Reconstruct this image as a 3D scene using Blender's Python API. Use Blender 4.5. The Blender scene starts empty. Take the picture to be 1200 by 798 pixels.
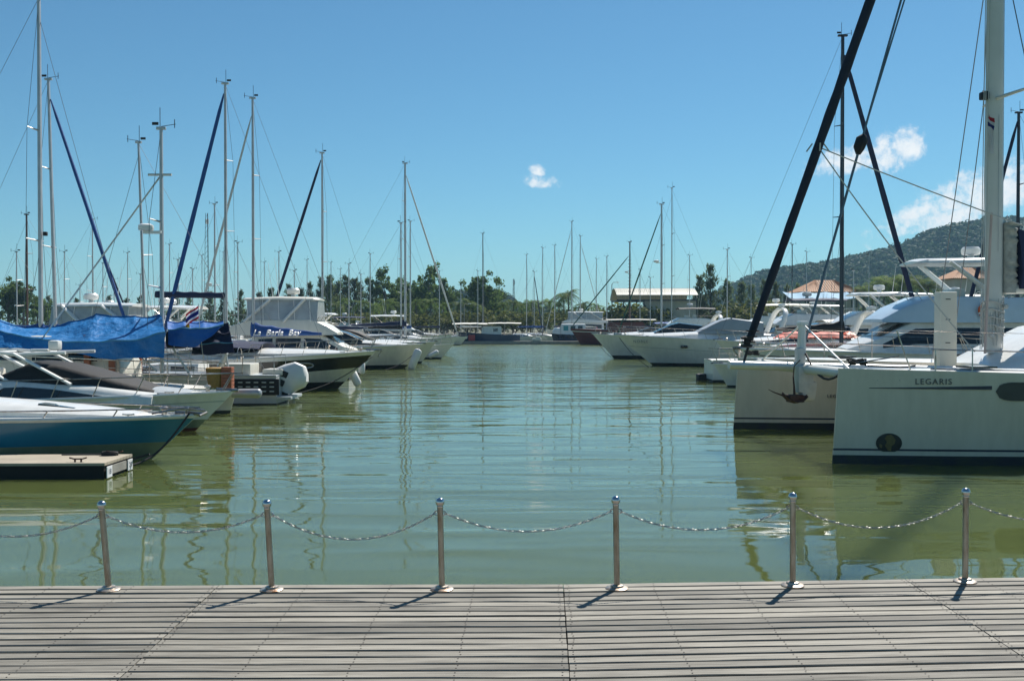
import bpy, bmesh, math, random
from mathutils import Vector, Matrix, noise
R = math.radians
sc = bpy.context.scene
COL = sc.collection
rnd = random.Random(7)

# ------------------------------------------------------------------ camera, sky, sun, exposure
CAM_Z = 3.0
PITCH = math.atan(17 / 1200)
cam_d = bpy.data.cameras.new("camera")
cam = bpy.data.objects.new("camera", cam_d)
COL.objects.link(cam)
cam.location = (0, 0, CAM_Z)
cam.rotation_euler = (R(90) - PITCH, 0, 0)
cam_d.sensor_width = 36
cam_d.lens = 36
cam_d.clip_start = 0.1
cam_d.clip_end = 30000
sc.camera = cam

SUN_AZ, SUN_EL = R(30.5), R(49.5)
SDIR = Vector((math.sin(SUN_AZ) * math.cos(SUN_EL), math.cos(SUN_AZ) * math.cos(SUN_EL), math.sin(SUN_EL)))
w = bpy.data.worlds.new("World")
sc.world = w
w.use_nodes = True
wt = w.node_tree
bgn = wt.nodes["Background"]
sky = wt.nodes.new("ShaderNodeTexSky")
sky.sky_type = 'NISHITA'
sky.sun_disc = False
sky.sun_elevation = SUN_EL
sky.sun_rotation = SUN_AZ
sky.altitude = 0
sky.air_density = 1.0
sky.dust_density = 0.15
sky.ozone_density = 5.0
SKY_STRENGTH = 0.066
bgn.inputs[1].default_value = SKY_STRENGTH


def wn(t, **kw):
    n = wt.nodes.new(t)
    for k, v in kw.items():
        setattr(n, k, v)
    return n


def wmath(op, a, b=None, clamp=False):
    n = wn("ShaderNodeMath", operation=op, use_clamp=clamp)
    for i, v in enumerate((a, b)):
        if v is None:
            continue
        if isinstance(v, (int, float)):
            n.inputs[i].default_value = v
        else:
            wt.links.new(v, n.inputs[i])
    return n.outputs[0]


tc = wn("ShaderNodeTexCoord")
sep = wn("ShaderNodeSeparateXYZ")
wt.links.new(tc.outputs["Generated"], sep.inputs[0])
ysafe = wmath('MAXIMUM', sep.outputs[1], 0.02)
cu = wmath('DIVIDE', sep.outputs[0], ysafe)
cv = wmath('DIVIDE', sep.outputs[2], ysafe)
comb = wn("ShaderNodeCombineXYZ")
wt.links.new(cu, comb.inputs[0])
wt.links.new(cv, comb.inputs[1])


def wnoise(scale, detail, rough, dist=0.0):
    n = wn("ShaderNodeTexNoise")
    n.inputs["Scale"].default_value = scale
    n.inputs["Detail"].default_value = detail
    n.inputs["Roughness"].default_value = rough
    n.inputs["Distortion"].default_value = dist
    wt.links.new(comb.outputs[0], n.inputs["Vector"])
    return n.outputs["Fac"]


n_edge = wnoise(45, 6, 0.62, 0.3)
n_fine = wnoise(150, 4, 0.6)
mask = None
#   u, v, rx, ry, slant, gain
for (u0, v0, rx, ry, sl, edge) in ((0.029, 0.139, 0.016, 0.009, -0.1, .5), (0.026, 0.149, 0.011, 0.009, -0.4, .75), (0.372, 0.166, 0.026, 0.020, .25, .35),
                             (0.332, 0.158, 0.033, 0.014, .2, .35), (0.450, 0.118, 0.062, 0.026, .35, .3), (0.49, 0.135, 0.045, 0.02, 0, .35),
                             (0.40, 0.110, 0.03, 0.008, .2, .4), (-0.9, 0.2, 0.06, 0.03, 0, .4), (0.85, 0.16, 0.08, 0.03, 0, .4)):
    du = wmath('DIVIDE', wmath('SUBTRACT', cu, u0), rx)
    dv0 = wmath('SUBTRACT', wmath('SUBTRACT', cv, v0), wmath('MULTIPLY', wmath('SUBTRACT', cu, u0), sl))
    dv = wmath('DIVIDE', dv0, ry)
    # flatter base: stretch distance below the centre
    below = wmath('MULTIPLY', wmath('LESS_THAN', dv, 0.0), 0.7)
    dv = wmath('MULTIPLY', dv, wmath('ADD', below, 1.0))
    r2 = wmath('ADD', wmath('MULTIPLY', du, du), wmath('MULTIPLY', dv, dv))
    m = wmath('SUBTRACT', 1.0, wmath('MULTIPLY', r2, edge))
    m = wmath('MAXIMUM', m, 0.0, clamp=True)
    mask = m if mask is None else wmath('MAXIMUM', mask, m)
dens = wmath('ADD', mask, wmath('MULTIPLY', wmath('SUBTRACT', n_edge, 0.5), 2.3))
dens = wmath('ADD', dens, wmath('MULTIPLY', wmath('SUBTRACT', n_fine, 0.5), 0.9))
dens = wmath('MULTIPLY', dens, wmath('GREATER_THAN', mask, 0.02))
ramp = wn("ShaderNodeMapRange", interpolation_type='SMOOTHSTEP')
ramp.inputs[1].default_value = 0.28
ramp.inputs[2].default_value = 1.15
wt.links.new(dens, ramp.inputs[0])
front = wmath('GREATER_THAN', sep.outputs[1], 0.05)
cfac = wmath('MULTIPLY', wmath('MULTIPLY', ramp.outputs[0], front), 0.93)
cshade = wn("ShaderNodeMix", data_type='RGBA')
wt.links.new(wnoise(60, 4, .6), cshade.inputs[0])
cshade.inputs[6].default_value = (8.2, 8.9, 9.6, 1)
cshade.inputs[7].default_value = (11.5, 11.5, 11.2, 1)
cmix = wn("ShaderNodeMix", data_type='RGBA')
wt.links.new(cfac, cmix.inputs[0])
tint = wn("ShaderNodeMix", data_type='RGBA', blend_type='MULTIPLY')
tint.inputs[0].default_value = 1.0
wt.links.new(sky.outputs[0], tint.inputs[6])
tint.inputs[7].default_value = (.60, .93, .955, 1)
wt.links.new(tint.outputs[2], cmix.inputs[6])
wt.links.new(cshade.outputs[2], cmix.inputs[7])
wt.links.new(cmix.outputs[2], bgn.inputs[0])

sun_d = bpy.data.lights.new("sun", 'SUN')
sun_d.energy = 5.0
sun_d.angle = R(0.53)
sun_d.color = (1, 0.95, 0.87)
sun = bpy.data.objects.new("sun", sun_d)
COL.objects.link(sun)
sun.rotation_euler = (-SDIR).to_track_quat('-Z', 'Y').to_euler()
sun.location = (20, 30, 60)

HAZE = 0.0002
sc.view_settings.view_transform = 'Standard'
sc.view_settings.look = 'None'
sc.view_settings.gamma = 1
sc.view_settings.exposure = 0.55
sc.render.engine = 'CYCLES'
sc.cycles.use_denoising = True
sc.cycles.max_bounces = 6
sc.cycles.transparent_max_bounces = 6
sc.cycles.caustics_reflective = False
sc.cycles.caustics_refractive = False
try:
    sc.cycles.denoising_prefilter = 'ACCURATE'
except Exception:
    pass


# ------------------------------------------------------------------ pixel -> point at a real distance
def P(px, py, Y):
    u = (px - 600) / 1200
    v = (399 - py) / 1200
    c, s = math.cos(PITCH), math.sin(PITCH)
    dy, dz = c + v * s, -s + v * c
    k = Y / dy
    return Vector((u * k, Y, CAM_Z + dz * k))


def G(px, py, z=0.0):
    u = (px - 600) / 1200
    v = (399 - py) / 1200
    c, s = math.cos(PITCH), math.sin(PITCH)
    dy, dz = c + v * s, -s + v * c
    k = (z - CAM_Z) / dz
    return Vector((u * k, dy * k, z))


# ------------------------------------------------------------------ materials
MATS = {}


def new_mat(name):
    m = bpy.data.materials.new(name)
    m.use_nodes = True
    return m, m.node_tree, m.node_tree.nodes["Principled BSDF"]


def N(nt, t, **kw):
    n = nt.nodes.new(t)
    for k, v in kw.items():
        setattr(n, k, v)
    return n


def mat(name, col, rough=0.5, metal=0.0, var=0.15, vscale=1.5, bump=0.0, bscale=20.0, coat=0.0, stain=None, streak=0.0, spec=0.5, island=0.0, bdist=.02):
    if name in MATS:
        return MATS[name]
    m, nt, b = new_mat(name)
    L = nt.links
    b.inputs["Roughness"].default_value = rough
    b.inputs["Metallic"].default_value = metal
    b.inputs["Coat Weight"].default_value = coat
    b.inputs["Coat Roughness"].default_value = 0.12
    b.inputs["Specular IOR Level"].default_value = spec
    t = N(nt, "ShaderNodeTexCoord")
    n = N(nt, "ShaderNodeTexNoise")
    n.inputs["Scale"].default_value = vscale
    n.inputs["Detail"].default_value = 6
    n.inputs["Roughness"].default_value = 0.62
    mp = N(nt, "ShaderNodeMapping")
    if streak:
        mp.inputs["Scale"].default_value = (streak, streak, 1.0)
    oi = N(nt, "ShaderNodeObjectInfo")
    add = N(nt, "ShaderNodeVectorMath", operation='ADD')
    L.new(t.outputs["Object"], add.inputs[0])
    L.new(oi.outputs["Random"], add.inputs[1])
    L.new(add.outputs[0], mp.inputs["Vector"])
    L.new(mp.outputs[0], n.inputs["Vector"])
    mx = N(nt, "ShaderNodeMix", data_type='RGBA')
    c = Vector(col[:3])
    st = Vector(stain) if stain else c * (1 - var)
    mx.inputs[6].default_value = (*c, 1)
    mx.inputs[7].default_value = (*st, 1)
    mr = N(nt, "ShaderNodeMapRange")
    mr.inputs[1].default_value = 0.38
    mr.inputs[2].default_value = 0.72
    L.new(n.outputs["Fac"], mr.inputs[0])
    L.new(mr.outputs[0], mx.inputs[0])
    out = mx.outputs[2]
    if island:
        g = N(nt, "ShaderNodeNewGeometry")
        hs = N(nt, "ShaderNodeHueSaturation")
        mv = N(nt, "ShaderNodeMapRange")
        mv.inputs[3].default_value = 1 - island
        mv.inputs[4].default_value = 1 + island
        L.new(g.outputs["Random Per Island"], mv.inputs[0])
        L.new(mv.outputs[0], hs.inputs["Value"])
        L.new(out, hs.inputs["Color"])
        out = hs.outputs[0]
    L.new(out, b.inputs["Base Color"])
    if bump:
        n2 = N(nt, "ShaderNodeTexNoise")
        n2.inputs["Scale"].default_value = bscale
        n2.inputs["Detail"].default_value = 4
        L.new(t.outputs["Object"], n2.inputs["Vector"])
        bp = N(nt, "ShaderNodeBump")
        bp.inputs["Strength"].default_value = bump
        bp.inputs["Distance"].default_value = bdist
        L.new(n2.outputs["Fac"], bp.inputs["Height"])
        L.new(bp.outputs[0], b.inputs["Normal"])
    MATS[name] = m
    return m


WHITE = mat("white_gelcoat", (.74, .74, .71), .28, var=.13, vscale=1.2, streak=3, coat=.25)
CREAM = mat("cream_gelcoat", (.68, .65, .56), .32, var=.14, vscale=1.2, streak=3, coat=.2)
GREYW = mat("pale_grey_gelcoat", (.46, .49, .50), .35, var=.14, vscale=1.3, streak=3, coat=.15)
DECKW = mat("nonskid_deck", (.68, .67, .62), .55, var=.16, vscale=2)
BLUEGEL = mat("pale_blue_gelcoat", (.45, .57, .68), .3, var=.12, coat=.2)
TEAL = mat("teal_hull_paint", (.018, .185, .30), .22, var=.2, vscale=.7, coat=.25)
BLACKH = mat("black_hull_paint", (.012, .016, .018), .2, var=.3, coat=.4)
NAVYH = mat("navy_hull_paint", (.012, .03, .085), .3, var=.3, coat=.3)
MAROON = mat("maroon_hull_paint", (.13, .02, .025), .4, var=.3)
REDP = mat("red_paint", (.42, .03, .03), .45, var=.25)
BOOT = mat("dark_antifouling", (.016, .02, .03), .6, var=.4, stain=(.03, .04, .02), vscale=3)
BOOTRED = mat("red_antifouling", (.16, .035, .02), .6, var=.4, vscale=3)
REFLGREEN = mat("painted_chine_reflection", (.24, .26, .16), .5, var=.3, vscale=2)  # green water reflection under the chine, put into the hull colour
GLASS = mat("tinted_window", (.012, .016, .02), .06, var=.2, coat=.3)
VINYL = mat("clear_vinyl_screen", (.40, .43, .44), .15, var=.25, vscale=2)
BLACKC = mat("black_canvas", (.009, .009, .010), .7, var=.3, bump=.4, bscale=6)
NAVY = mat("navy_canvas", (.014, .022, .065), .8, var=.3, bump=.5, bscale=5)
BLUEC = mat("blue_canvas", (.012, .07, .26), .75, var=.25, bump=.4, bscale=5)
TARP = mat("blue_tarpaulin", (.006, .155, .42), .5, var=.3, vscale=1.4, bump=1.0, bscale=2.2, bdist=.16)
TARPD = mat("deep_blue_tarpaulin", (.005, .10, .36), .55, var=.3, vscale=1.4, bump=1.0, bscale=2.2, bdist=.16)
LBLUE = mat("light_blue_canvas", (.06, .25, .42), .7, var=.2, bump=.3, bscale=5)
WCANVAS = mat("white_canvas", (.70, .68, .62), .7, var=.14, bump=.4, bscale=5)
GREENC = mat("green_canvas", (.012, .09, .055), .7, var=.2)
REDC = mat("salmon_red_cover", (.62, .12, .08), .7, var=.2, bump=.4, bscale=6)
ALU = mat("anodised_aluminium", (.50, .50, .50), .42, .55, var=.15, vscale=2)
WMAST = mat("white_mast_paint", (.62, .62, .58), .4, var=.12, vscale=1)
DMAST = mat("dark_mast_paint", (.015, .017, .03), .4, var=.3)
BMAST = mat("brown_wood_mast", (.085, .045, .03), .5, var=.35, vscale=3)
STEEL = mat("stainless_steel", (.50, .49, .47), .3, .9, var=.2, vscale=6, stain=(.26, .18, .12))
RUST = mat("rusty_iron", (.10, .045, .03), .8, var=.5, vscale=8, bump=.5)
WIRE = mat("rigging_wire", (.16, .17, .18), .5, .3)
ROPED = mat("dark_mooring_rope", (.02, .02, .022), .8)
ROPEW = mat("pale_rope", (.5, .5, .47), .8)
TEAK = mat("varnished_teak", (.20, .08, .035), .4, var=.35, vscale=4, streak=2)
ORWOOD = mat("orange_timber", (.34, .10, .04), .5, var=.3, vscale=4)
YWOOD = mat("yellow_basketwork", (.32, .19, .05), .7, var=.3, vscale=14)
RUBBER = mat("black_rubber", (.015, .015, .016), .7)
ORANGE = mat("orange_plastic", (.65, .10, .02), .5)
YELLOW = mat("yellow_flag_cloth", (.62, .48, .03), .7)
FRED = mat("flag_red_cloth", (.5, .03, .05), .7)
FWHITE = mat("flag_white_cloth", (.7, .7, .7), .7)
FBLUE = mat("flag_blue_cloth", (.03, .04, .22), .7)
INK = mat("dark_blue_lettering", (.03, .035, .06), .5)
LETW = mat("white_lettering", (.75, .76, .78), .6)
LETT = mat("teal_lettering", (.05, .30, .32), .6)
DARKIN = mat("dark_interior", (.02, .02, .022), .9)
SAILCL = mat("weathered_sailcloth", (.42, .42, .38), .8, var=.4, vscale=6, bump=.8, bscale=12)
CONC = mat("pontoon_concrete", (.30, .29, .26), .85, var=.35, vscale=2.5, bump=.3)
PONT = mat("pontoon_deck_boards", (.40, .35, .27), .8, var=.3, vscale=2.5, streak=.4)
PONTSIDE = mat("pontoon_dark_side", (.012, .012, .012), .8, var=.5, vscale=4)
PILE = mat("concrete_pile", (.32, .31, .28), .85, var=.4, vscale=2)
ROOFB = mat("beige_sheet_roof", (.52, .50, .42), .55, var=.18, vscale=.6, streak=4)
TERRA = mat("terracotta_roof", (.42, .20, .09), .75, var=.3, vscale=1.2)
WALLC = mat("cream_render_wall", (.5, .46, .38), .8, var=.2, vscale=.4)
STEELD = mat("dark_steelwork", (.05, .055, .06), .6)
TRUNK = mat("tree_bark", (.11, .085, .06), .9, var=.4, vscale=3)
PTRUNK = mat("palm_bark", (.15, .13, .10), .9, var=.4, vscale=3)


def leaf_mat(name, c1, c2, trans=0.35):
    m, nt, b = new_mat(name)
    L = nt.links
    g = N(nt, "ShaderNodeNewGeometry")
    oi = N(nt, "ShaderNodeObjectInfo")
    mx = N(nt, "ShaderNodeMix", data_type='RGBA')
    mx.inputs[6].default_value = (*c1, 1)
    mx.inputs[7].default_value = (*c2, 1)
    L.new(g.outputs["Random Per Island"], mx.inputs[0])
    hs = N(nt, "ShaderNodeHueSaturation")
    mr = N(nt, "ShaderNodeMapRange")
    mr.inputs[3].default_value = .6
    mr.inputs[4].default_value = 1.35
    L.new(oi.outputs["Random"], mr.inputs[0])
    L.new(mr.outputs[0], hs.inputs["Value"])
    L.new(mx.outputs[2], hs.inputs["Color"])
    L.new(hs.outputs[0], b.inputs["Base Color"])
    b.inputs["Roughness"].default_value = .7
    b.inputs["Specular IOR Level"].default_value = .12
    tr = N(nt, "ShaderNodeBsdfTranslucent")
    L.new(hs.outputs[0], tr.inputs["Color"])
    ms = N(nt, "ShaderNodeMixShader")
    ms.inputs[0].default_value = trans
    L.new(b.outputs[0], ms.inputs[1])
    L.new(tr.outputs[0], ms.inputs[2])
    L.new(ms.outputs[0], nt.nodes["Material Output"].inputs[0])
    MATS[name] = m
    return m


LEAF_B = leaf_mat("broad_leaves", (.065, .115, .032), (.14, .20, .058), .6)
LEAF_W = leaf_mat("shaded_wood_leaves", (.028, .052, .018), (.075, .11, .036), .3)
LEAF_C = leaf_mat("feathery_needles", (.07, .108, .044), (.13, .17, .07), .55)
LEAF_P = leaf_mat("palm_fronds", (.06, .12, .022), (.15, .21, .045), .45)
LEAF_Y = leaf_mat("sunny_shrub_leaves", (.07, .09, .022), (.15, .16, .045))


# water ---------------------------------------------------------------
def water_material():
    m, nt, b = new_mat("green_marina_water")
    L = nt.links
    g = N(nt, "ShaderNodeNewGeometry")

    def nz(sx, sy, scale, detail, rough, dist=0.0, off=0.0):
        mp = N(nt, "ShaderNodeMapping")
        mp.inputs["Scale"].default_value = (sx, sy, 1)
        mp.inputs["Location"].default_value = (off, off * .7, 0)
        mp.inputs["Rotation"].default_value = (0, 0, R(4))
        L.new(g.outputs["Position"], mp.inputs[0])
        n = N(nt, "ShaderNodeTexNoise")
        n.inputs["Scale"].default_value = scale
        n.inputs["Detail"].default_value = detail
        n.inputs["Roughness"].default_value = rough
        n.inputs["Distortion"].default_value = dist
        L.new(mp.outputs[0], n.inputs["Vector"])
        return n.outputs["Fac"]

    def mth(op, a, bb):
        n = N(nt, "ShaderNodeMath", operation=op)
        for i, v in enumerate((a, bb)):
            if isinstance(v, (int, float)):
                n.inputs[i].default_value = v
            else:
                L.new(v, n.inputs[i])
        return n.outputs[0]

    swell = nz(.26, 1.0, .50, 1, .4, .8)             # long crests lying across the view
    ripple = nz(.26, 1.0, 1.15, 1, .4, .9, 3.1)
    small = nz(.6, 1.0, 5.0, 2, .5, .3, 7.7)
    gust = nz(.6, 1.0, .07, 3, .55, .5, 1.3)         # ruffled and calm patches
    gm = N(nt, "ShaderNodeMapRange")
    gm.inputs[1].default_value = .38
    gm.inputs[2].default_value = .62
    gm.inputs[3].default_value = .25
    gm.inputs[4].default_value = 1.25
    L.new(gust, gm.inputs[0])
    sepp = N(nt, "ShaderNodeSeparateXYZ")
    L.new(g.outputs["Position"], sepp.inputs[0])
    calm = N(nt, "ShaderNodeMapRange", interpolation_type='SMOOTHSTEP')   # sheltered water by the boardwalk
    calm.inputs[1].default_value = 10
    calm.inputs[2].default_value = 34
    calm.inputs[3].default_value = .30
    calm.inputs[4].default_value = 1.0
    L.new(sepp.outputs[1], calm.inputs[0])
    openw = N(nt, "ShaderNodeMapRange", interpolation_type='SMOOTHSTEP')  # more breeze out in the channel
    openw.inputs[1].default_value = 28
    openw.inputs[2].default_value = 120
    openw.inputs[3].default_value = 1.0
    openw.inputs[4].default_value = 3.0
    L.new(sepp.outputs[1], openw.inputs[0])
    amp = mth('MULTIPLY', mth('MULTIPLY', gm.outputs[0], calm.outputs[0]), openw.outputs[0])
    h = mth('ADD', mth('MULTIPLY', mth('MULTIPLY', ripple, amp), .036), mth('MULTIPLY', swell, .050))
    h = mth('ADD', h, mth('MULTIPLY', mth('MULTIPLY', small, amp), .0016))
    bp = N(nt, "ShaderNodeBump")
    bp.inputs["Strength"].default_value = 1.0
    bp.inputs["Distance"].default_value = 1.0
    L.new(h, bp.inputs["Height"])
    L.new(bp.outputs[0], b.inputs["Normal"])
    mx = N(nt, "ShaderNodeMix", data_type='RGBA')
    L.new(nz(1, 1, .12, 4, .5, .3, 9.0), mx.inputs[0])
    mx.inputs[6].default_value = (.072, .094, .028, 1)
    mx.inputs[7].default_value = (.086, .106, .033, 1)
    L.new(mx.outputs[2], b.inputs["Base Color"])
    rg = N(nt, "ShaderNodeMapRange", interpolation_type='SMOOTHSTEP')      # wavelets too small to model out in the breeze
    rg.inputs[1].default_value = 35
    rg.inputs[2].default_value = 150
    rg.inputs[3].default_value = .03
    rg.inputs[4].default_value = .22
    L.new(sepp.outputs[1], rg.inputs[0])
    L.new(rg.outputs[0], b.inputs["Roughness"])
    b.inputs["IOR"].default_value = 1.33
    b.subsurface_method = 'BURLEY'                   # murky water: light spreads under the surface
    b.inputs["Subsurface Weight"].default_value = 1.0
    b.inputs["Subsurface Radius"].default_value = (1.0, 1.0, .7)
    b.inputs["Subsurface Scale"].default_value = 2.2
    return m


WATER = water_material()


def plank_material():
    m, nt, b = new_mat("weathered_planks")
    L = nt.links
    t = N(nt, "ShaderNodeTexCoord")
    g = N(nt, "ShaderNodeNewGeometry")
    off = N(nt, "ShaderNodeVectorMath", operation='SCALE')
    cmb = N(nt, "ShaderNodeCombineXYZ")
    L.new(g.outputs["Random Per Island"], cmb.inputs[0])
    L.new(g.outputs["Random Per Island"], cmb.inputs[2])
    off.inputs["Scale"].default_value = 37
    L.new(cmb.outputs[0], off.inputs[0])
    ad = N(nt, "ShaderNodeVectorMath", operation='ADD')
    L.new(t.outputs["Object"], ad.inputs[0])
    L.new(off.outputs[0], ad.inputs[1])
    mp = N(nt, "ShaderNodeMapping")
    mp.inputs["Scale"].default_value = (1.2, 34, 10)
    L.new(ad.outputs[0], mp.inputs[0])
    n = N(nt, "ShaderNodeTexNoise")
    n.inputs["Scale"].default_value = 1.6
    n.inputs["Detail"].default_value = 8
    n.inputs["Roughness"].default_value = .7
    n.inputs["Distortion"].default_value = .4
    L.new(mp.outputs[0], n.inputs["Vector"])
    cr = N(nt, "ShaderNodeValToRGB")
    cr.color_ramp.elements[0].position = .30
    cr.color_ramp.elements[0].color = (.10, .09, .07, 1)
    cr.color_ramp.elements[1].position = .72
    cr.color_ramp.elements[1].color = (.33, .31, .265, 1)
    e = cr.color_ramp.elements.new(.5)
    e.color = (.235, .22, .185, 1)
    L.new(n.outputs["Fac"], cr.inputs[0])
    # wear: dark mould blotches stretched along the boards
    n2 = N(nt, "ShaderNodeTexNoise")
    n2.inputs["Scale"].default_value = 1.1
    n2.inputs["Detail"].default_value = 7
    n2.inputs["Roughness"].default_value = .65
    mp2 = N(nt, "ShaderNodeMapping")
    mp2.inputs["Scale"].default_value = (.8, 5.5, 1)
    L.new(ad.outputs[0], mp2.inputs[0])
    L.new(mp2.outputs[0], n2.inputs["Vector"])
    mr = N(nt, "ShaderNodeMapRange")
    mr.inputs[1].default_value = .47
    mr.inputs[2].default_value = .70
    mr.inputs[3].default_value = 0
    mr.inputs[4].default_value = .75
    L.new(n2.outputs["Fac"], mr.inputs[0])
    mx = N(nt, "ShaderNodeMix", data_type='RGBA')
    L.new(mr.outputs[0], mx.inputs[0])
    L.new(cr.outputs[0], mx.inputs[6])
    mx.inputs[7].default_value = (.075, .07, .06, 1)
    hs = N(nt, "ShaderNodeHueSaturation")
    mv = N(nt, "ShaderNodeMapRange")
    mv.inputs[3].default_value = .60
    mv.inputs[4].default_value = 1.22
    L.new(g.outputs["Random Per Island"], mv.inputs[0])
    L.new(mv.outputs[0], hs.inputs["Value"])
    L.new(mx.outputs[2], hs.inputs["Color"])
    L.new(hs.outputs[0], b.inputs["Base Color"])
    b.inputs["Roughness"].default_value = .8
    bp = N(nt, "ShaderNodeBump")
    bp.inputs["Strength"].default_value = .55
    bp.inputs["Distance"].default_value = .006
    L.new(n.outputs["Fac"], bp.inputs["Height"])
    L.new(bp.outputs[0], b.inputs["Normal"])
    return m


PLANK = plank_material()


def hill_material():
    m, nt, b = new_mat("forested_hillside")
    L = nt.links
    t = N(nt, "ShaderNodeTexCoord")
    n = N(nt, "ShaderNodeTexNoise")
    n.inputs["Scale"].default_value = .03
    n.inputs["Detail"].default_value = 9
    n.inputs["Roughness"].default_value = .7
    L.new(t.outputs["Object"], n.inputs["Vector"])
    v = N(nt, "ShaderNodeTexVoronoi")
    v.inputs["Scale"].default_value = .13
    L.new(t.outputs["Object"], v.inputs["Vector"])
    cr = N(nt, "ShaderNodeValToRGB")
    cr.color_ramp.elements[0].position = .32
    cr.color_ramp.elements[0].color = (.022, .034, .014, 1)
    cr.color_ramp.elements[1].position = .68
    cr.color_ramp.elements[1].color = (.075, .10, .04, 1)
    L.new(n.outputs["Fac"], cr.inputs[0])
    mx = N(nt, "ShaderNodeMix", data_type='RGBA', blend_type='MULTIPLY')
    mx.inputs[0].default_value = .6
    L.new(cr.outputs[0], mx.inputs[6])
    L.new(v.outputs["Color"], mx.inputs[7])
    hs = N(nt, "ShaderNodeHueSaturation")
    hs.inputs["Saturation"].default_value = .75
    hs.inputs["Value"].default_value = 1.5
    L.new(mx.outputs[2], hs.inputs["Color"])
    L.new(hs.outputs[0], b.inputs["Base Color"])
    b.inputs["Roughness"].default_value = .95
    b.inputs["Specular IOR Level"].default_value = .05
    bp = N(nt, "ShaderNodeBump")
    bp.inputs["Strength"].default_value = 1
    bp.inputs["Distance"].default_value = 4
    L.new(v.outputs["Distance"], bp.inputs["Height"])
    L.new(bp.outputs[0], b.inputs["Normal"])
    return m


HILL = hill_material()
LAND = mat("shore_ground", (.16, .15, .10), .95, var=.5, vscale=.15, stain=(.07, .09, .035))
QUAY = mat("quay_wall_stone", (.20, .19, .17), .9, var=.4, vscale=.5)


# ------------------------------------------------------------------ mesh helpers
def finish(name, bm, mats, parent=None, smooth=40, loc=None):
    bmesh.ops.recalc_face_normals(bm, faces=bm.faces[:])
    me = bpy.data.meshes.new(name)
    bm.to_mesh(me)
    bm.free()
    for m in (mats if isinstance(mats, (list, tuple)) else [mats]):
        me.materials.append(m)
    if smooth:
        me.shade_smooth()
        me.set_sharp_from_angle(angle=R(smooth))
    o = bpy.data.objects.new(name, me)
    COL.objects.link(o)
    if parent is not None:
        o.parent = parent
    if loc is not None:
        o.location = loc
    return o


def tag(o, label=None, cat=None, group=None, kind=None):
    if label:
        o["label"] = label
    if cat:
        o["category"] = cat
    if group:
        o["group"] = group
    if kind:
        o["kind"] = kind
    return o


def empty(name, loc, rz=0.0):
    o = bpy.data.objects.new(name, None)
    o.empty_display_size = .3
    COL.objects.link(o)
    o.location = loc
    o.rotation_euler = (0, 0, rz)
    return o


def box(bm, c, s, mi=0, rot=None, taper=1.0):
    vs = []
    for z in (-1, 1):
        for x, y in ((-1, -1), (1, -1), (1, 1), (-1, 1)):
            k = taper if z > 0 else 1.0
            v = Vector((x * s[0] / 2 * k, y * s[1] / 2 * k, z * s[2] / 2))
            if rot is not None:
                v = rot @ v
            vs.append(bm.verts.new(v + Vector(c)))
    for f in ((3, 2, 1, 0), (4, 5, 6, 7), (0, 1, 5, 4), (1, 2, 6, 5), (2, 3, 7, 6), (3, 0, 4, 7)):
        bm.faces.new([vs[i] for i in f]).material_index = mi


def rbox(bm, c, s, bev=0.02, mi=0, rot=None, taper=1.0):
    b2 = bmesh.new()
    box(b2, (0, 0, 0), s, mi, None, taper)
    bmesh.ops.bevel(b2, geom=b2.edges[:], offset=bev, segments=2, profile=.6, affect='EDGES')
    vm = {}
    for v in b2.verts:
        p = v.co.copy()
        if rot is not None:
            p = rot @ p
        vm[v] = bm.verts.new(p + Vector(c))
    for f in b2.faces:
        bm.faces.new([vm[v] for v in f.verts]).material_index = mi
    b2.free()


def tube(bm, pts, r, n=6, mi=0, cap=True, flat=1.0):
    pts = [Vector(p) for p in pts]
    rs = r if isinstance(r, (list, tuple)) else [r] * len(pts)
    rings = []
    up = None
    for i, p in enumerate(pts):
        a = pts[max(0, i - 1)]
        c = pts[min(len(pts) - 1, i + 1)]
        d = (c - a)
        if d.length < 1e-7:
            d = Vector((0, 0, 1))
        d.normalize()
        if up is None:
            up = Vector((0, 0, 1)) if abs(d.z) < .9 else Vector((0, 1, 0))
        s = d.cross(up)
        if s.length < 1e-4:
            s = d.cross(Vector((1, 0, 0)))
        s.normalize()
        u2 = s.cross(d)
        up = u2
        ring = []
        for k in range(n):
            an = 2 * math.pi * k / n
            ring.append(bm.verts.new(p + s * math.cos(an) * rs[i] * flat + u2 * math.sin(an) * rs[i]))
        rings.append(ring)
    for a, b in zip(rings, rings[1:]):
        for k in range(n):
            f = bm.faces.new((a[k], a[(k + 1) % n], b[(k + 1) % n], b[k]))
            f.material_index = mi
    if cap:
        bm.faces.new(rings[0]).material_index = mi
        bm.faces.new(list(reversed(rings[-1]))).material_index = mi


def lathe(bm, prof, c=(0, 0, 0), n=16, mi=0, rot=None):
    c = Vector(c)
    rings = []
    for r, z in prof:
        ring = []
        for k in range(n):
            a = 2 * math.pi * k / n
            v = Vector((r * math.cos(a), r * math.sin(a), z))
            if rot is not None:
                v = rot @ v
            ring.append(bm.verts.new(v + c))
        rings.append(ring)
    for a, b in zip(rings, rings[1:]):
        for k in range(n):
            bm.faces.new((a[k], a[(k + 1) % n], b[(k + 1) % n], b[k])).material_index = mi
    bm.faces.new(rings[0]).material_index = mi
    bm.faces.new(list(reversed(rings[-1]))).material_index = mi


def loft(bm, secs, closed=True, caps=True, mis=None):
    rings = [[bm.verts.new(p) for p in s] for s in secs]
    n = len(rings[0])
    for a, b in zip(rings, rings[1:]):
        for k in range(n if closed else n - 1):
            k2 = (k + 1) % n
            f = bm.faces.new((a[k], a[k2], b[k2], b[k]))
            if mis:
                f.material_index = mis[k]
    if caps and closed:
        bm.faces.new(list(reversed(rings[0])))
        bm.faces.new(rings[-1])
    return rings


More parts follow.
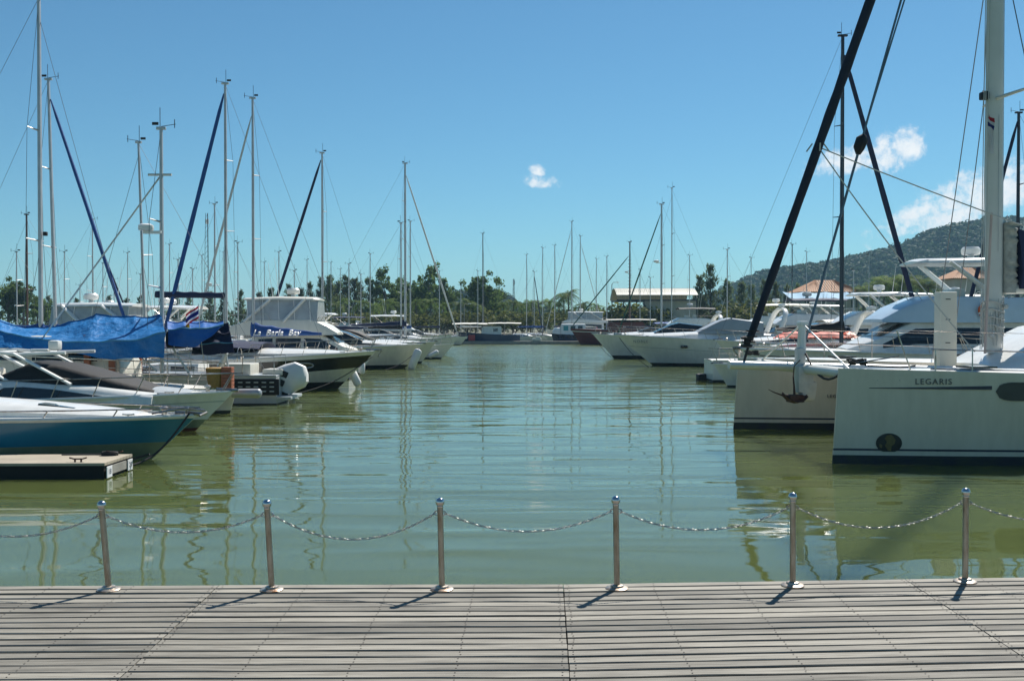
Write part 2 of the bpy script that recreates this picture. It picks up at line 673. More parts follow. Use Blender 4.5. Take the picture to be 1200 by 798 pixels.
def wire(name, a, b, r, m, parent, sag=0.0, n=1):
    bm = bmesh.new()
    a, b = Vector(a), Vector(b)
    k = max(n, 8 if sag else 1)
    pts = [a.lerp(b, i / k) - Vector((0, 0, sag * 4 * (i / k) * (1 - i / k))) for i in range(k + 1)]
    tube(bm, pts, r, 5)
    return finish(name, bm, m, parent)


def sheet_obj(name, grid, m, parent=None, thick=.012, smooth=60):
    """a cloth given as rows of points, with a real thickness"""
    bm = bmesh.new()
    nr, nc = len(grid), len(grid[0])
    top = [[bm.verts.new(p) for p in row] for row in grid]
    for i in range(nr - 1):
        for j in range(nc - 1):
            bm.faces.new((top[i][j], top[i][j + 1], top[i + 1][j + 1], top[i + 1][j]))
    bmesh.ops.recalc_face_normals(bm, faces=bm.faces[:])
    bmesh.ops.solidify(bm, geom=bm.faces[:], thickness=thick)
    return finish(name, bm, m, parent, smooth)


def text_part(name, body, size, m, parent, loc, rot, extrude=.004, font_shear=0.0, space=1.0):
    cu_ = bpy.data.curves.new(name, 'FONT')
    cu_.body = body
    cu_.size = size
    cu_.extrude = extrude
    cu_.align_x = 'CENTER'
    cu_.align_y = 'CENTER'
    cu_.shear = font_shear
    cu_.space_character = space
    cu_.materials.append(m)
    tmp = bpy.data.objects.new(name + "_curve", cu_)
    COL.objects.link(tmp)
    bpy.context.view_layer.update()
    me = bpy.data.meshes.new_from_object(tmp.evaluated_get(bpy.context.evaluated_depsgraph_get()))
    bpy.data.objects.remove(tmp)
    me.materials.clear()
    me.materials.append(m)
    o = bpy.data.objects.new(name, me)
    COL.objects.link(o)
    o.parent = parent
    o.location = loc
    o.rotation_euler = rot
    return o


# ------------------------------------------------------------------ boats
def lerp(a, b, t):
    return a + (b - a) * t


class Boat:
    """local frame: bow tip above the origin, +x forward, y to port, z = 0 at the waterline"""

    def __init__(s, name, label, cat, loc, rz, L, B, fb, fs, rake=.8, group=None, flare=.25, full=2.3, mid=.55, sternw=.86, sheer=1.6):
        s.root = tag(empty(name, loc, rz), label, cat, group)
        s.L, s.B, s.fb, s.fs, s.rake, s.flare, s.full, s.mid, s.sternw, s.sheer = L, B, fb, fs, rake, flare, full, mid, sternw, sheer

    def hb(s, t):
        t = min(max(t, 0.0), 1.0)
        if t < s.mid:
            w_ = 1 - (1 - t / s.mid) ** s.full
        else:
            w_ = lerp(1, s.sternw, ((t - s.mid) / (1 - s.mid)) ** 1.6)
        return max(.03, w_ * s.B / 2)

    def zs(s, t):
        return s.fs + (s.fb - s.fs) * (1 - min(max(t, 0), 1)) ** s.sheer

    def at(s, x):
        return -x / s.L

    def y_hull(s, t, f):
        wl = lerp(.10, .90, min(1, (t / .55)) ** .8)
        wl = wl * (1 - s.flare) + s.flare * wl ** 2
        e = lerp(.9, .35, min(1, t / .5))
        return s.hb(t) * (wl + (1 - wl) * max(0, f) ** e)

    def hull(s, bands, nst=22):
        """bands from the bottom up: (top, material); a top that is a tuple is measured down from the sheer"""
        bm = bmesh.new()
        mats = []
        for b in bands:
            if b[1] not in mats:
                mats.append(b[1])
        rows = None
        secs = []
        for i in range(nst + 1):
            t = (i / nst) ** 1.35
            zsheer = s.zs(t)
            zl = [-.45]
            ml = []
            for top, m in bands:
                z1 = zsheer - top[0] if isinstance(top, tuple) else min(top, zsheer - .04)
                k = 4 if isinstance(top, tuple) and top[0] == 0 else 2
                z0 = zl[-1]
                for q in range(1, k + 1):
                    zl.append(lerp(z0, z1, q / k))
                    ml.append(mats.index(m))
            rows = ml
            pts = []
            for z in zl:
                f = (z + .45) / (zsheer + .45)
                x = -t * s.L - s.rake * (1 - f) * (1 - t) ** 2.2
                pts.append(Vector((x, s.y_hull(t, f), z)))
            secs.append(pts)
        n = len(secs[0])
        port = [[bm.verts.new(p) for p in q] for q in secs]
        star = [[bm.verts.new((p.x, -p.y, p.z)) for p in q] for q in secs]
        for side in (port, star):
            for a, b in zip(side, side[1:]):
                for k in range(n - 1):
                    bm.faces.new((a[k], a[k + 1], b[k + 1], b[k])).material_index = rows[k]
        for k in range(n - 1):                       # stem and transom
            bm.faces.new((port[0][k], port[0][k + 1], star[0][k + 1], star[0][k])).material_index = rows[k]
            bm.faces.new((port[-1][k], port[-1][k + 1], star[-1][k + 1], star[-1][k])).material_index = rows[k]
        for a, b, c, d in zip(port, port[1:], star, star[1:]):
            bm.faces.new((a[0], b[0], d[0], c[0]))
        return finish("hull", bm, mats, s.root, 50)

    def deck(s, m=None, drop=.02, camber=.05, name="deck"):
        bm = bmesh.new()
        nst = 16
        rows = []
        for i in range(nst + 1):
            t = (i / nst) ** 1.2
            h = s.hb(t) - .015
            z = s.zs(t) - drop
            rows.append([bm.verts.new((-t * s.L - .02, h * q, z + camber * h * (1 - q * q))) for q in (-1, -.6, 0, .6, 1)])
        for a, b in zip(rows, rows[1:]):
            for k in range(4):
                bm.faces.new((a[k], a[k + 1], b[k + 1], b[k]))
        return finish(name, bm, m or DECKW, s.root, 50)

    def sheer_pts(s, t0, t1, n, inset=0.0, h=0.0, side=1):
        out = []
        for i in range(n + 1):
            t = lerp(t0, t1, i / n)
            out.append(Vector((-t * s.L, side * max(.0, s.hb(t) - inset), s.zs(t) + h)))
        return out

    def rub_rail(s, m=None, r=.035, h=0.0, t1=1.0):
        bm = bmesh.new()
        tube(bm, [p for p in reversed(s.sheer_pts(0, t1, 18, -.005, h, 1))] + s.sheer_pts(0, t1, 18, -.005, h, -1)[1:], r, 6)
        return finish("rub_rail", bm, m or WHITE, s.root)

    def rail(s, t1=.6, h=.6, inset=.1, r=.016, posts=6, rake=.12, mid=False, m=None, t0=0.0, name="bow_rail", over=.15):
        bm = bmesh.new()
        for side in (1, -1):
            pts = s.sheer_pts(t0, t1, 14, inset, h, side)
            pts = [p + Vector((over * (1 - i / 14), 0, 0)) for i, p in enumerate(pts)]
            pts += [pts[-1] + Vector((-.12, 0, -h * .5)), Vector((-t1 * s.L - .22, side * (s.hb(t1) - inset), s.zs(t1)))]
            if t0 == 0:
                pts = [Vector((over + .06, 0, s.fb + h))] + pts
            tube(bm, pts, r, 6)
            if mid:
                q = s.sheer_pts(t0 + .02, t1, 10, inset, h * .5, side)
                tube(bm, q, r * .7, 5)
            for k in range(posts):
                t = lerp(t0 + .03, t1 - .03, k / max(1, posts - 1))
                a = Vector((-t * s.L, side * max(.02, s.hb(t) - inset), s.zs(t) - .02))
                tt = min(1, (t - t0) / (t1 - t0))
                b = Vector((-t * s.L + rake + over * (1 - tt) * .6, side * max(.02, s.hb(t) - inset), s.zs(t) + h))
                tube(bm, [a, b], r * .9, 5)
        return finish(name, bm, m or STEEL, s.root)

    # secs: (x, z_bottom, z_top, half width at bottom, half width at top)
    def house(s, name, secs, m, parent=None, rnd_=.12, camber=.06, smooth=38):
        bm = bmesh.new()
        out = []
        for x, zb, zt, wb, wt_ in secs:
            h = max(.02, zt - zb)
            r = min(rnd_, h * .45, wt_ * .5)
            right = [(wb, zb), (lerp(wb, wt_, .5), zb + (h - r) * .5), (lerp(wb, wt_, (h - r) / h), zt - r), (wt_ - r * .3, zt - r * .28), (wt_ - r, zt)]
            pts = right + [(wt_ * .45, zt + camber * wt_ * .8), (0, zt + camber * wt_)]
            ring = [Vector((x, y, z)) for y, z in pts] + [Vector((x, -y, z)) for y, z in reversed(pts[:-1])]
            out.append(ring)
        loft(bm, out)
        return finish(name, bm, m, parent or s.root, smooth)

    def win(s, secs, pts, m=None, both=True, parent=None, name="window", off=.012):
        """pts: (x, low fraction, high fraction) along a house side"""
        def yz(x, f):
            xs = sorted(secs, key=lambda q: -q[0])
            for a, b in zip(xs, xs[1:]):
                if a[0] >= x >= b[0]:
                    k = (a[0] - x) / max(1e-6, a[0] - b[0])
                    zb, zt, wb, w_ = (lerp(a[i], b[i], k) for i in (1, 2, 3, 4))
                    return lerp(wb, w_, f), lerp(zb, zt, f)
            a = xs[0] if x > xs[0][0] else xs[-1]
            return lerp(a[3], a[4], f), lerp(a[1], a[2], f)
        res = []
        for side in ((1, -1) if both else (1,)):
            bm = bmesh.new()
            ss = []
            for x, lo, hi in pts:
                y0, z0 = yz(x, lo)
                y1, z1 = yz(x, hi)
                ss.append([Vector((x, side * (y0 + off), z0)), Vector((x, side * (y1 + off), z1)),
                           Vector((x, side * (y1 - .02), z1)), Vector((x, side * (y0 - .02), z0))])
            loft(bm, ss)
            res.append(finish(name, bm, m or GLASS, parent or s.root, 30))
        return res

    def canopy(s, name, x0, x1, wd, z, m, arch=.18, slope=0.0, legs=True, skirt=.0, zdeck=None):
        rows = []
        for i in range(9):
            a = i / 8
            row = []
            for j in range(9):
                q = j / 8 * 2 - 1
                sag = .035 * math.sin(a * math.pi * 3) ** 2
                row.append(Vector((lerp(x0, x1, a), q * wd, z + slope * a + arch * (1 - abs(q) ** 2.6) - arch * .35 * abs(2 * a - 1) ** 3 - sag)))
            rows.append(row)
        o = sheet_obj(name, rows, m, s.root, .04)
        if legs:
            zd = zdeck if zdeck is not None else s.zs(s.at(lerp(x0, x1, .5)))
            xm = lerp(x0, x1, .5)
            for side in (1, -1):
                bm = bmesh.new()
                for xx in (x0 - .05, xm, x1 + .05):
                    tube(bm, [(xm + (xx - xm) * .15, side * wd * .98, zd), (xx, side * wd * .99, z + slope * .5)], .016, 5)
                finish("canopy_frame", bm, STEEL, s.root)
        return o

    def rig(s, xm, h, zd, m=ALU, r=.085, bow=(0.0), stern=None, spreads=(.45, .72), jib=None, jib_r=.07, lean=0.0, shroud=True, far=False, radar=None, chain=.86, forestay=True, backstay=True, jib_top=.95, lamp=None):
        root = s.root
        top = Vector((xm + lean, 0, h))
        base = Vector((xm, 0, zd - .1))
        bm = bmesh.new()
        tube(bm, [base, base.lerp(top, .55), top], [r, r * .97, r * .78], 8, flat=.72)
        # gooseneck, tangs and sheave box
        rbox(bm, top + Vector((0, 0, .04)), (r * 3.2, r * 1.1, .1), .02)
        mast = finish("mast", bm, m, root)
        bm = bmesh.new()
        tube(bm, [top + Vector((-.05, .04, 0)), top + Vector((-.05, .04, .75))], .012, 5)
        tube(bm, [top + Vector((0, 0, .1)), top + Vector((.5, .0, .18))], .011, 5)
        tube(bm, [top + Vector((.46, .0, .05)), top + Vector((.46, 0, .34))], .014, 5)
        rbox(bm, top + Vector((-.2, .0, .2)), (.22, .02, .1), .005)
        finish("wind_vane", bm, RUBBER, mast)
        t_m = s.at(xm)
        hw = s.hb(t_m) * chain
        tips = []
        for f in spreads:
            p = base.lerp(top, f)
            ln = hw * (.62 if f < .6 else .48)
            bm = bmesh.new()
            for sd in (1, -1):
                tube(bm, [p, p + Vector((-.22, sd * ln, .06))], [.04, .022], 6)
            finish("spreader", bm, m, mast)
            tips.append((p, ln))
        wr = .009
        bowx = bow
        sternx = -s.L + .1 if stern is None else stern
        if forestay:
            a = Vector((bowx, 0, s.zs(max(0, s.at(bowx))) + .05))
            b = base.lerp(top, jib_top)
            if jib is not None:
                bm = bmesh.new()
                k = 14
                pts = [a.lerp(b, .04 + .94 * i / k) for i in range(k + 1)]
                rr = [jib_r * (.75 + .45 * math.sin(math.pi * min(1, (i / k) * .85 + .12)) + .06 * math.sin(i * 2.1)) for i in range(k + 1)]
                rr[-1] *= .5
                tube(bm, pts, rr, 8)
                tube(bm, [a, a.lerp(b, .05)], .03, 6)
                lathe(bm, [(.09, 0), (.13, .02), (.13, .06), (.05, .08), (.05, .16), (.13, .18), (.13, .2), (.06, .22)], a.lerp(b, .012), 10)
                finish("furled_sail", bm, jib, root)
            else:
                wire("forestay", a, b, wr, WIRE, root)
        if backstay:
            wire("backstay", (sternx, 0, s.zs(1) + .1), top, wr * .9, WIRE, root)
        if shroud:
            for sd in (1, -1):
                bm = bmesh.new()
                pts = [Vector((xm - .15, sd * hw, s.zs(t_m)))]
                for p, ln in tips:
                    pts.append(p + Vector((-.22, sd * ln, .06)))
                pts.append(top)
                tube(bm, pts, wr, 4)
                if tips and not far:
                    tube(bm, [Vector((xm - .4, sd * hw * .97, s.zs(t_m))), base.lerp(top, spreads[0] - .02)], wr, 4)
                finish("shroud", bm, WIRE, root)
        if radar:
            p = base.lerp(top, radar)
            bm = bmesh.new()
            rbox(bm, p + Vector((.3, 0, -.08)), (.5, .12, .06), .02)
            lathe(bm, [(.1, -.04), (.27, 0), (.29, .06), (.27, .15), (.16, .2), (.02, .21)], p + Vector((.52, 0, 0)), 14)
            finish("radar_dome", bm, WHITE, mast)
        if lamp:
            p = base.lerp(top, lamp)
            bm = bmesh.new()
            rbox(bm, p + Vector((r + .08, 0, 0)), (.16, .13, .16), .03)
            finish("deck_lamp", bm, RUBBER, mast)
        return mast

    def boom(s, xm, ln, z, cover, rise=.1, fat=.2, m=ALU, tip_fat=.07, name="sail_cover"):
        bm = bmesh.new()
        tube(bm, [(xm - .08, 0, z), (xm - ln, 0, z + rise)], .065, 8)
        finish("boom", bm, m, s.root)
        if cover is not None:
            bm = bmesh.new()
            ss = []
            k = 14
            for i in range(k + 1):
                a = i / k
                hgt = lerp(fat * 2.1, tip_fat * 2, a ** .8) * (1 + .07 * math.sin(i * 1.9))
                wd = lerp(fat * .72, tip_fat, a) * (1 + .06 * math.sin(i * 2.7 + 1))
                c = Vector((xm + .12 - a * (ln + .1), 0, z + rise * a - .07))
                ring = []
                for q in range(12):
                    an = 2 * math.pi * q / 12
                    yy = math.sin(an) * wd
                    zz = (1 - math.cos(an)) / 2 * hgt
                    yy *= lerp(1.15, .55, (1 - math.cos(an)) / 2)
                    ring.append(c + Vector((0, yy, zz)))
                ss.append(ring)
            loft(bm, ss)
            return finish(name, bm, cover, s.root, 60)

    def arch(s, x, wd, zb, zt, lean=.5, m=None, r=.09, name="radar_arch", dome=True):
        bm = bmesh.new()
        pts = []
        for k in range(13):
            a = math.pi * k / 12
            q = math.cos(a)
            zz = math.sin(a) ** .45
            yy = wd * (abs(q) ** .6) * (1 if q > 0 else -1)
            pts.append(Vector((x - lean * zz, yy, lerp(zb, zt, zz))))
        tube(bm, pts, r, 8, flat=2.2)
        o = finish(name, bm, m or WHITE, s.root)
        if dome:
            bm = bmesh.new()
            c = Vector((x - lean, 0, zt + r))
            lathe(bm, [(.1, 0), (.12, .08), (.27, .1), (.29, .18), (.24, .28), (.02, .31)], c, 14)
            tube(bm, [c + Vector((0, .5, 0)), c + Vector((-.5, .5, 1.5))], .012, 5)
            finish("radar_dome", bm, WHITE, s.root)
        return o

    def flag(s, p, h=1.1, thai=True, m=None, sz=.5, pole=True):
        bm = bmesh.new()
        p = Vector(p)
        tube(bm, [p, p + Vector((-.05, 0, h))], .013, 5)
        f = finish("flag_staff", bm, WMAST, s.root)
        rows = []
        cols = ((0, FRED), (.17, FWHITE), (.33, FBLUE), (.67, FWHITE), (.83, FRED), (1, None)) if thai else ((0, m), (1, None))
        bm = bmesh.new()
        mats = []
        grid = []
        for z0, _ in cols:
            row = []
            for j in range(8):
                a = j / 7
                row.append(bm.verts.new((p.x - .05 - a * sz * .75, p.y + .07 * math.sin(a * 7 + z0), p.z + h - .05 - z0 * sz * .7 - a * sz * .55)))
            grid.append(row)
        for i in range(len(cols) - 1):
            if cols[i][1] not in mats:
                mats.append(cols[i][1])
            for j in range(7):
                bm.faces.new((grid[i][j], grid[i][j + 1], grid[i + 1][j + 1], grid[i + 1][j])).material_index = mats.index(cols[i][1])
        bmesh.ops.solidify(bm, geom=bm.faces[:], thickness=.006)
        finish("flag", bm, mats, f, 0)


def place(bow_px, Y, d):
    """root position of a boat whose bow tip shows at bow_px, d = +1 when the bow points to +x"""
    X = (bow_px - 600) / 1200 * Y
    return (X, Y, 0), (0.0 if d > 0 else math.pi)


def sailboat(label, mast_px, Y, top_py, d, L=11, B=3.4, hull=WHITE, boot=BOOT, stripe=None, cover=NAVY, jib=None, cabin=True, bimini=None, radar=None, mastm=ALU, r=.085, mx=.40,
             group=None, yaw=0.0, jib_r=.07, boom_h=1.15, boom=.36, spreads=(.42, .70), far=False, lean=0.0, dodger=None, fb=1.35, name="sailboat", jib_top=.95, lamp=None, fat=.2):
    h = P(mast_px, top_py, Y).z
    Xm = (mast_px - 600) / 1200 * Y
    s = Boat(name, label, "sailboat", (Xm + d * mx * L, Y, 0), (0 if d > 0 else math.pi) + R(yaw), L, B, fb, fb * .78, rake=.14 * L, group=group, flare=.15, full=2.0, mid=.58, sternw=.72, sheer=2.0)
    bands = [(.14, boot)]
    if stripe:
        bands += [(.22, hull), (.30, stripe)]
    bands += [((0,), hull)]
    s.hull(bands, 14 if far else 20)
    s.deck(DECKW)
    s.rub_rail(TEAK if stripe else WHITE, .03)
    zd = s.zs(.45)
    xc0, xc1 = -.24 * L, -.66 * L
    if cabin:
        secs = [(xc0, s.zs(.24) - .03, s.zs(.24) + .05, s.hb(.24) * .35, s.hb(.24) * .28),
                (xc0 - .09 * L, zd - .03, zd + .36, s.hb(.33) * .6, s.hb(.33) * .5),
                (xc0 - .22 * L, zd - .05, zd + .47, s.hb(.46) * .66, s.hb(.46) * .57),
                (xc1, zd - .05, zd + .50, s.hb(.66) * .66, s.hb(.66) * .57)]
        s.house("coachroof", secs, WHITE)
        s.win(secs, [(xc0 - .10 * L, .42, .62), (xc0 - .16 * L, .36, .76), (xc0 - .25 * L, .36, .76)])
        s.win(secs, [(xc0 - .28 * L, .36, .76), (xc1 + .15, .36, .74)])
    s.rig(-mx * L, h, zd + (.4 if cabin else 0), mastm, r, bow=-.01 * L, spreads=spreads, jib=jib, far=far, radar=radar, jib_r=jib_r, lean=lean, jib_top=jib_top, lamp=lamp)
    if boom:
        s.boom(-mx * L, boom * L, zd + .45 + boom_h, cover, m=mastm, fat=fat)
    s.rail(t1=.14, h=.6, posts=2, mid=True, name="bow_pulpit")
    bm = bmesh.new()
    for sd in (1, -1):
        for hh in (.3, .6):
            tube(bm, s.sheer_pts(.13, .93, 10, .08, hh, sd), .007, 4)
        for k in range(6):
            t = lerp(.2, .93, k / 5)
            a = Vector((-t * L, sd * (s.hb(t) - .08), s.zs(t)))
            tube(bm, [a, a + Vector((0, 0, .62))], .013, 5)
    finish("guard_rail", bm, STEEL, s.root)
    if dodger:
        secs = [(xc1 + .9, zd + .3, zd + .42, s.hb(.66) * .62, s.hb(.66) * .55), (xc1 + .2, zd + .3, zd + 1.0, s.hb(.66) * .66, s.hb(.66) * .52), (xc1 - .5, zd + .3, zd + 1.1, s.hb(.66) * .66, s.hb(.66) * .52)]
        s.house("spray_hood", secs, dodger)
    if bimini:
        s.canopy("bimini", xc1 - .4, -L * .93, s.hb(.8) * .82, zd + 1.95, bimini, zdeck=s.zs(.8))
    bm = bmesh.new()
    x = -.86 * L
    lathe(bm, [(.05, 0), (.05, .75), (.09, .8), (.02, .85)], (x, 0, s.zs(.86)), 8)
    ring = [Vector((x + .1, .42 * math.cos(a), s.zs(.86) + .8 + .42 * math.sin(a))) for a in [2 * math.pi * k / 14 for k in range(15)]]
    tube(bm, ring, .018, 5, cap=False)
    finish("steering_wheel", bm, STEEL, s.root)
    return s


def express(label, bow_px, Y, d, L=11, B=3.6, fb=1.45, fs=1.0, bands=None, deckm=WHITE, trunk_h=.5, screen_m=GLASS, screen_h=.62, arch_=True, canopy=None, rail_h=.6, group=None, yaw=0.0,
            rake=1.6, x=None, name="motor_cruiser", trunk_m=WHITE, portholes=True, hardtop=False, trunk_from=.10, screen_at=.42, camper=None, railm=None, top_h=1.75, flybit=False, arch_m=None):
    loc, rz = place(bow_px, Y, d)
    s = Boat(name, label, "motorboat", loc, rz + R(yaw), L, B, fb, fs, rake=rake, group=group, flare=.32, full=2.1, mid=.5, sternw=.92, sheer=1.5)
    s.hull(bands or [(.10, BOOT), ((0,), WHITE)])
    s.deck(DECKW, camber=.07)
    s.rub_rail(WHITE, .045, -.01)
    S = lambda t, up=0.0: s.zs(t) + up
    a, b = trunk_from, screen_at
    secs = []
    for k in range(8):
        q = k / 7
        t = lerp(a, b + .06, q)
        hh = trunk_h * (q ** .75) * .96 + .03
        wd = min(s.hb(t) * .82, s.B * .40)
        secs.append((-t * L, S(t, -.04), S(t, hh), wd, wd * .74))
    t_b = b + .06
    secs.append((-(t_b + .10) * L, S(t_b + .1, -.04), S(t_b, trunk_h * .9), B * .42, B * .37))
    secs.append((-.86 * L, S(.86, -.04), S(.86, trunk_h * .75), B * .42, B * .38))
    secs.append((-.97 * L, S(.97, -.04), S(.97, trunk_h * .55), B * .41, B * .37))
    s.house("coachroof", secs, trunk_m, rnd_=.16)
    if portholes:
        t0 = lerp(a, b, .45)
        s.win(secs, [(-(t0) * L, .48, .55), (-(t0 + .05) * L, .40, .68), (-(t0 + .14) * L, .36, .74), (-(t0 + .20) * L, .40, .66)])
    # windscreen
    zt = S(b) + trunk_h * .85
    ws = [(-(b - .05) * L, zt - .06, zt + .02, B * .30, B * .26), (-(b + .05) * L, zt - .1, zt + screen_h * .8, B * .37, B * .30), (-(b + .10) * L, zt - .12, zt + screen_h, B * .385, B * .315),
          (-(b + .24) * L, zt - .2, zt + screen_h * .72, B * .39, B * .345)]
    if camper is not None:
        ws[-1] = (-(b + .24) * L, zt - .2, zt + screen_h * 1.5, B * .39, B * .33)
        ws.append((-(b + .40) * L, zt - .2, zt + screen_h * 1.45, B * .39, B * .33))
        s.house("cockpit_cover", ws, camper, rnd_=.1)
    else:
        s.house("windscreen", ws, screen_m, rnd_=.05)
        bm = bmesh.new()
        for sd in (-1, -.35, .35, 1):
            tube(bm, [(ws[0][0], sd * ws[0][4], ws[0][2]), (ws[1][0], sd * ws[1][4], ws[1][2] + .015), (ws[2][0], sd * ws[2][4], ws[2][2] + .015)], .022, 5)
        tube(bm, [(ws[2][0], q * ws[2][4], ws[2][2] + .02 + .02 * (1 - q * q)) for q in (-1, -.5, 0, .5, 1)], .025, 5)
        finish("windscreen_frame", bm, STEEL if railm is None else railm, s.root)
    # cockpit well
    bm = bmesh.new()
    rbox(bm, (-.78 * L, 0, S(.78, trunk_h * .62) + .08), (.16 * L, B * .6, .2), .05)
    rbox(bm, (-.62 * L, B * .16, S(.62, trunk_h * .7) + .25), (.5, .55, .7), .08)
    finish("seat", bm, CREAM, s.root)
    if hardtop:
        zt2 = zt + top_h
        hs = [(-(b + .12) * L, zt2 - .08, zt2 - .02, B * .28, B * .26), (-(b + .2) * L, zt2 - .1, zt2 + .04, B * .37, B * .35), (-.8 * L, zt2 - .16, zt2 + .0, B * .38, B * .36), (-.86 * L, zt2 - .2, zt2 - .12, B * .34, B * .32)]
        s.house("hardtop", hs, WHITE)
        bm = bmesh.new()
        for sd in (1, -1):
            tube(bm, [(-(b + .06) * L, sd * B * .36, zt), (-(b + .2) * L, sd * B * .35, zt2 - .08)], .05, 6)
            tube(bm, [(-.84 * L, sd * B * .38, zt - .2), (-.74 * L, sd * B * .36, zt2 - .1)], .07, 6, flat=2)
        finish("hardtop_pillar", bm, WHITE, s.root)
    if arch_:
        s.arch(-.72 * L, B * .43, S(.72, trunk_h * .6), zt + screen_h + .75, .8, arch_m)
    if canopy is not None:
        s.canopy("bimini", -(b + .16) * L, -.86 * L, B * .42, zt + 1.25, canopy, zdeck=zt)
    if rail_h:
        s.rail(t1=.52, h=rail_h, posts=6, over=.2, rake=.2, m=railm)
    bm = bmesh.new()
    tube(bm, [(.12, 0, fb + .02), (-.5, 0, fb + .06)], .05, 6)
    finish("bow_roller", bm, STEEL, s.root)
    bm = bmesh.new()
    lathe(bm, [(.06, 0), (.06, .12), (.1, .13), (.1, .17), (.04, .2)], (-.75, 0, S(.06)), 8)
    finish("windlass", bm, STEEL, s.root)
    for sd in (1, -1):
        for t in (.14, .5, .95):
            bm = bmesh.new()
            c = Vector((-t * L, sd * (s.hb(t) - .12), S(t)))
            tube(bm, [c + Vector((.13, 0, .06)), c + Vector((.05, 0, .05)), c + Vector((-.05, 0, .05)), c + Vector((-.13, 0, .06))], .02, 5)
            tube(bm, [c + Vector((0, 0, -.02)), c + Vector((0, 0, .05))], .03, 5)
            finish("cleat", bm, STEEL, s.root)
    bm = bmesh.new()
    rbox(bm, (-L - .4, 0, .35), (.9, B * .8, .1), .03)
    finish("swim_platform", bm, WHITE, s.root)
    return s


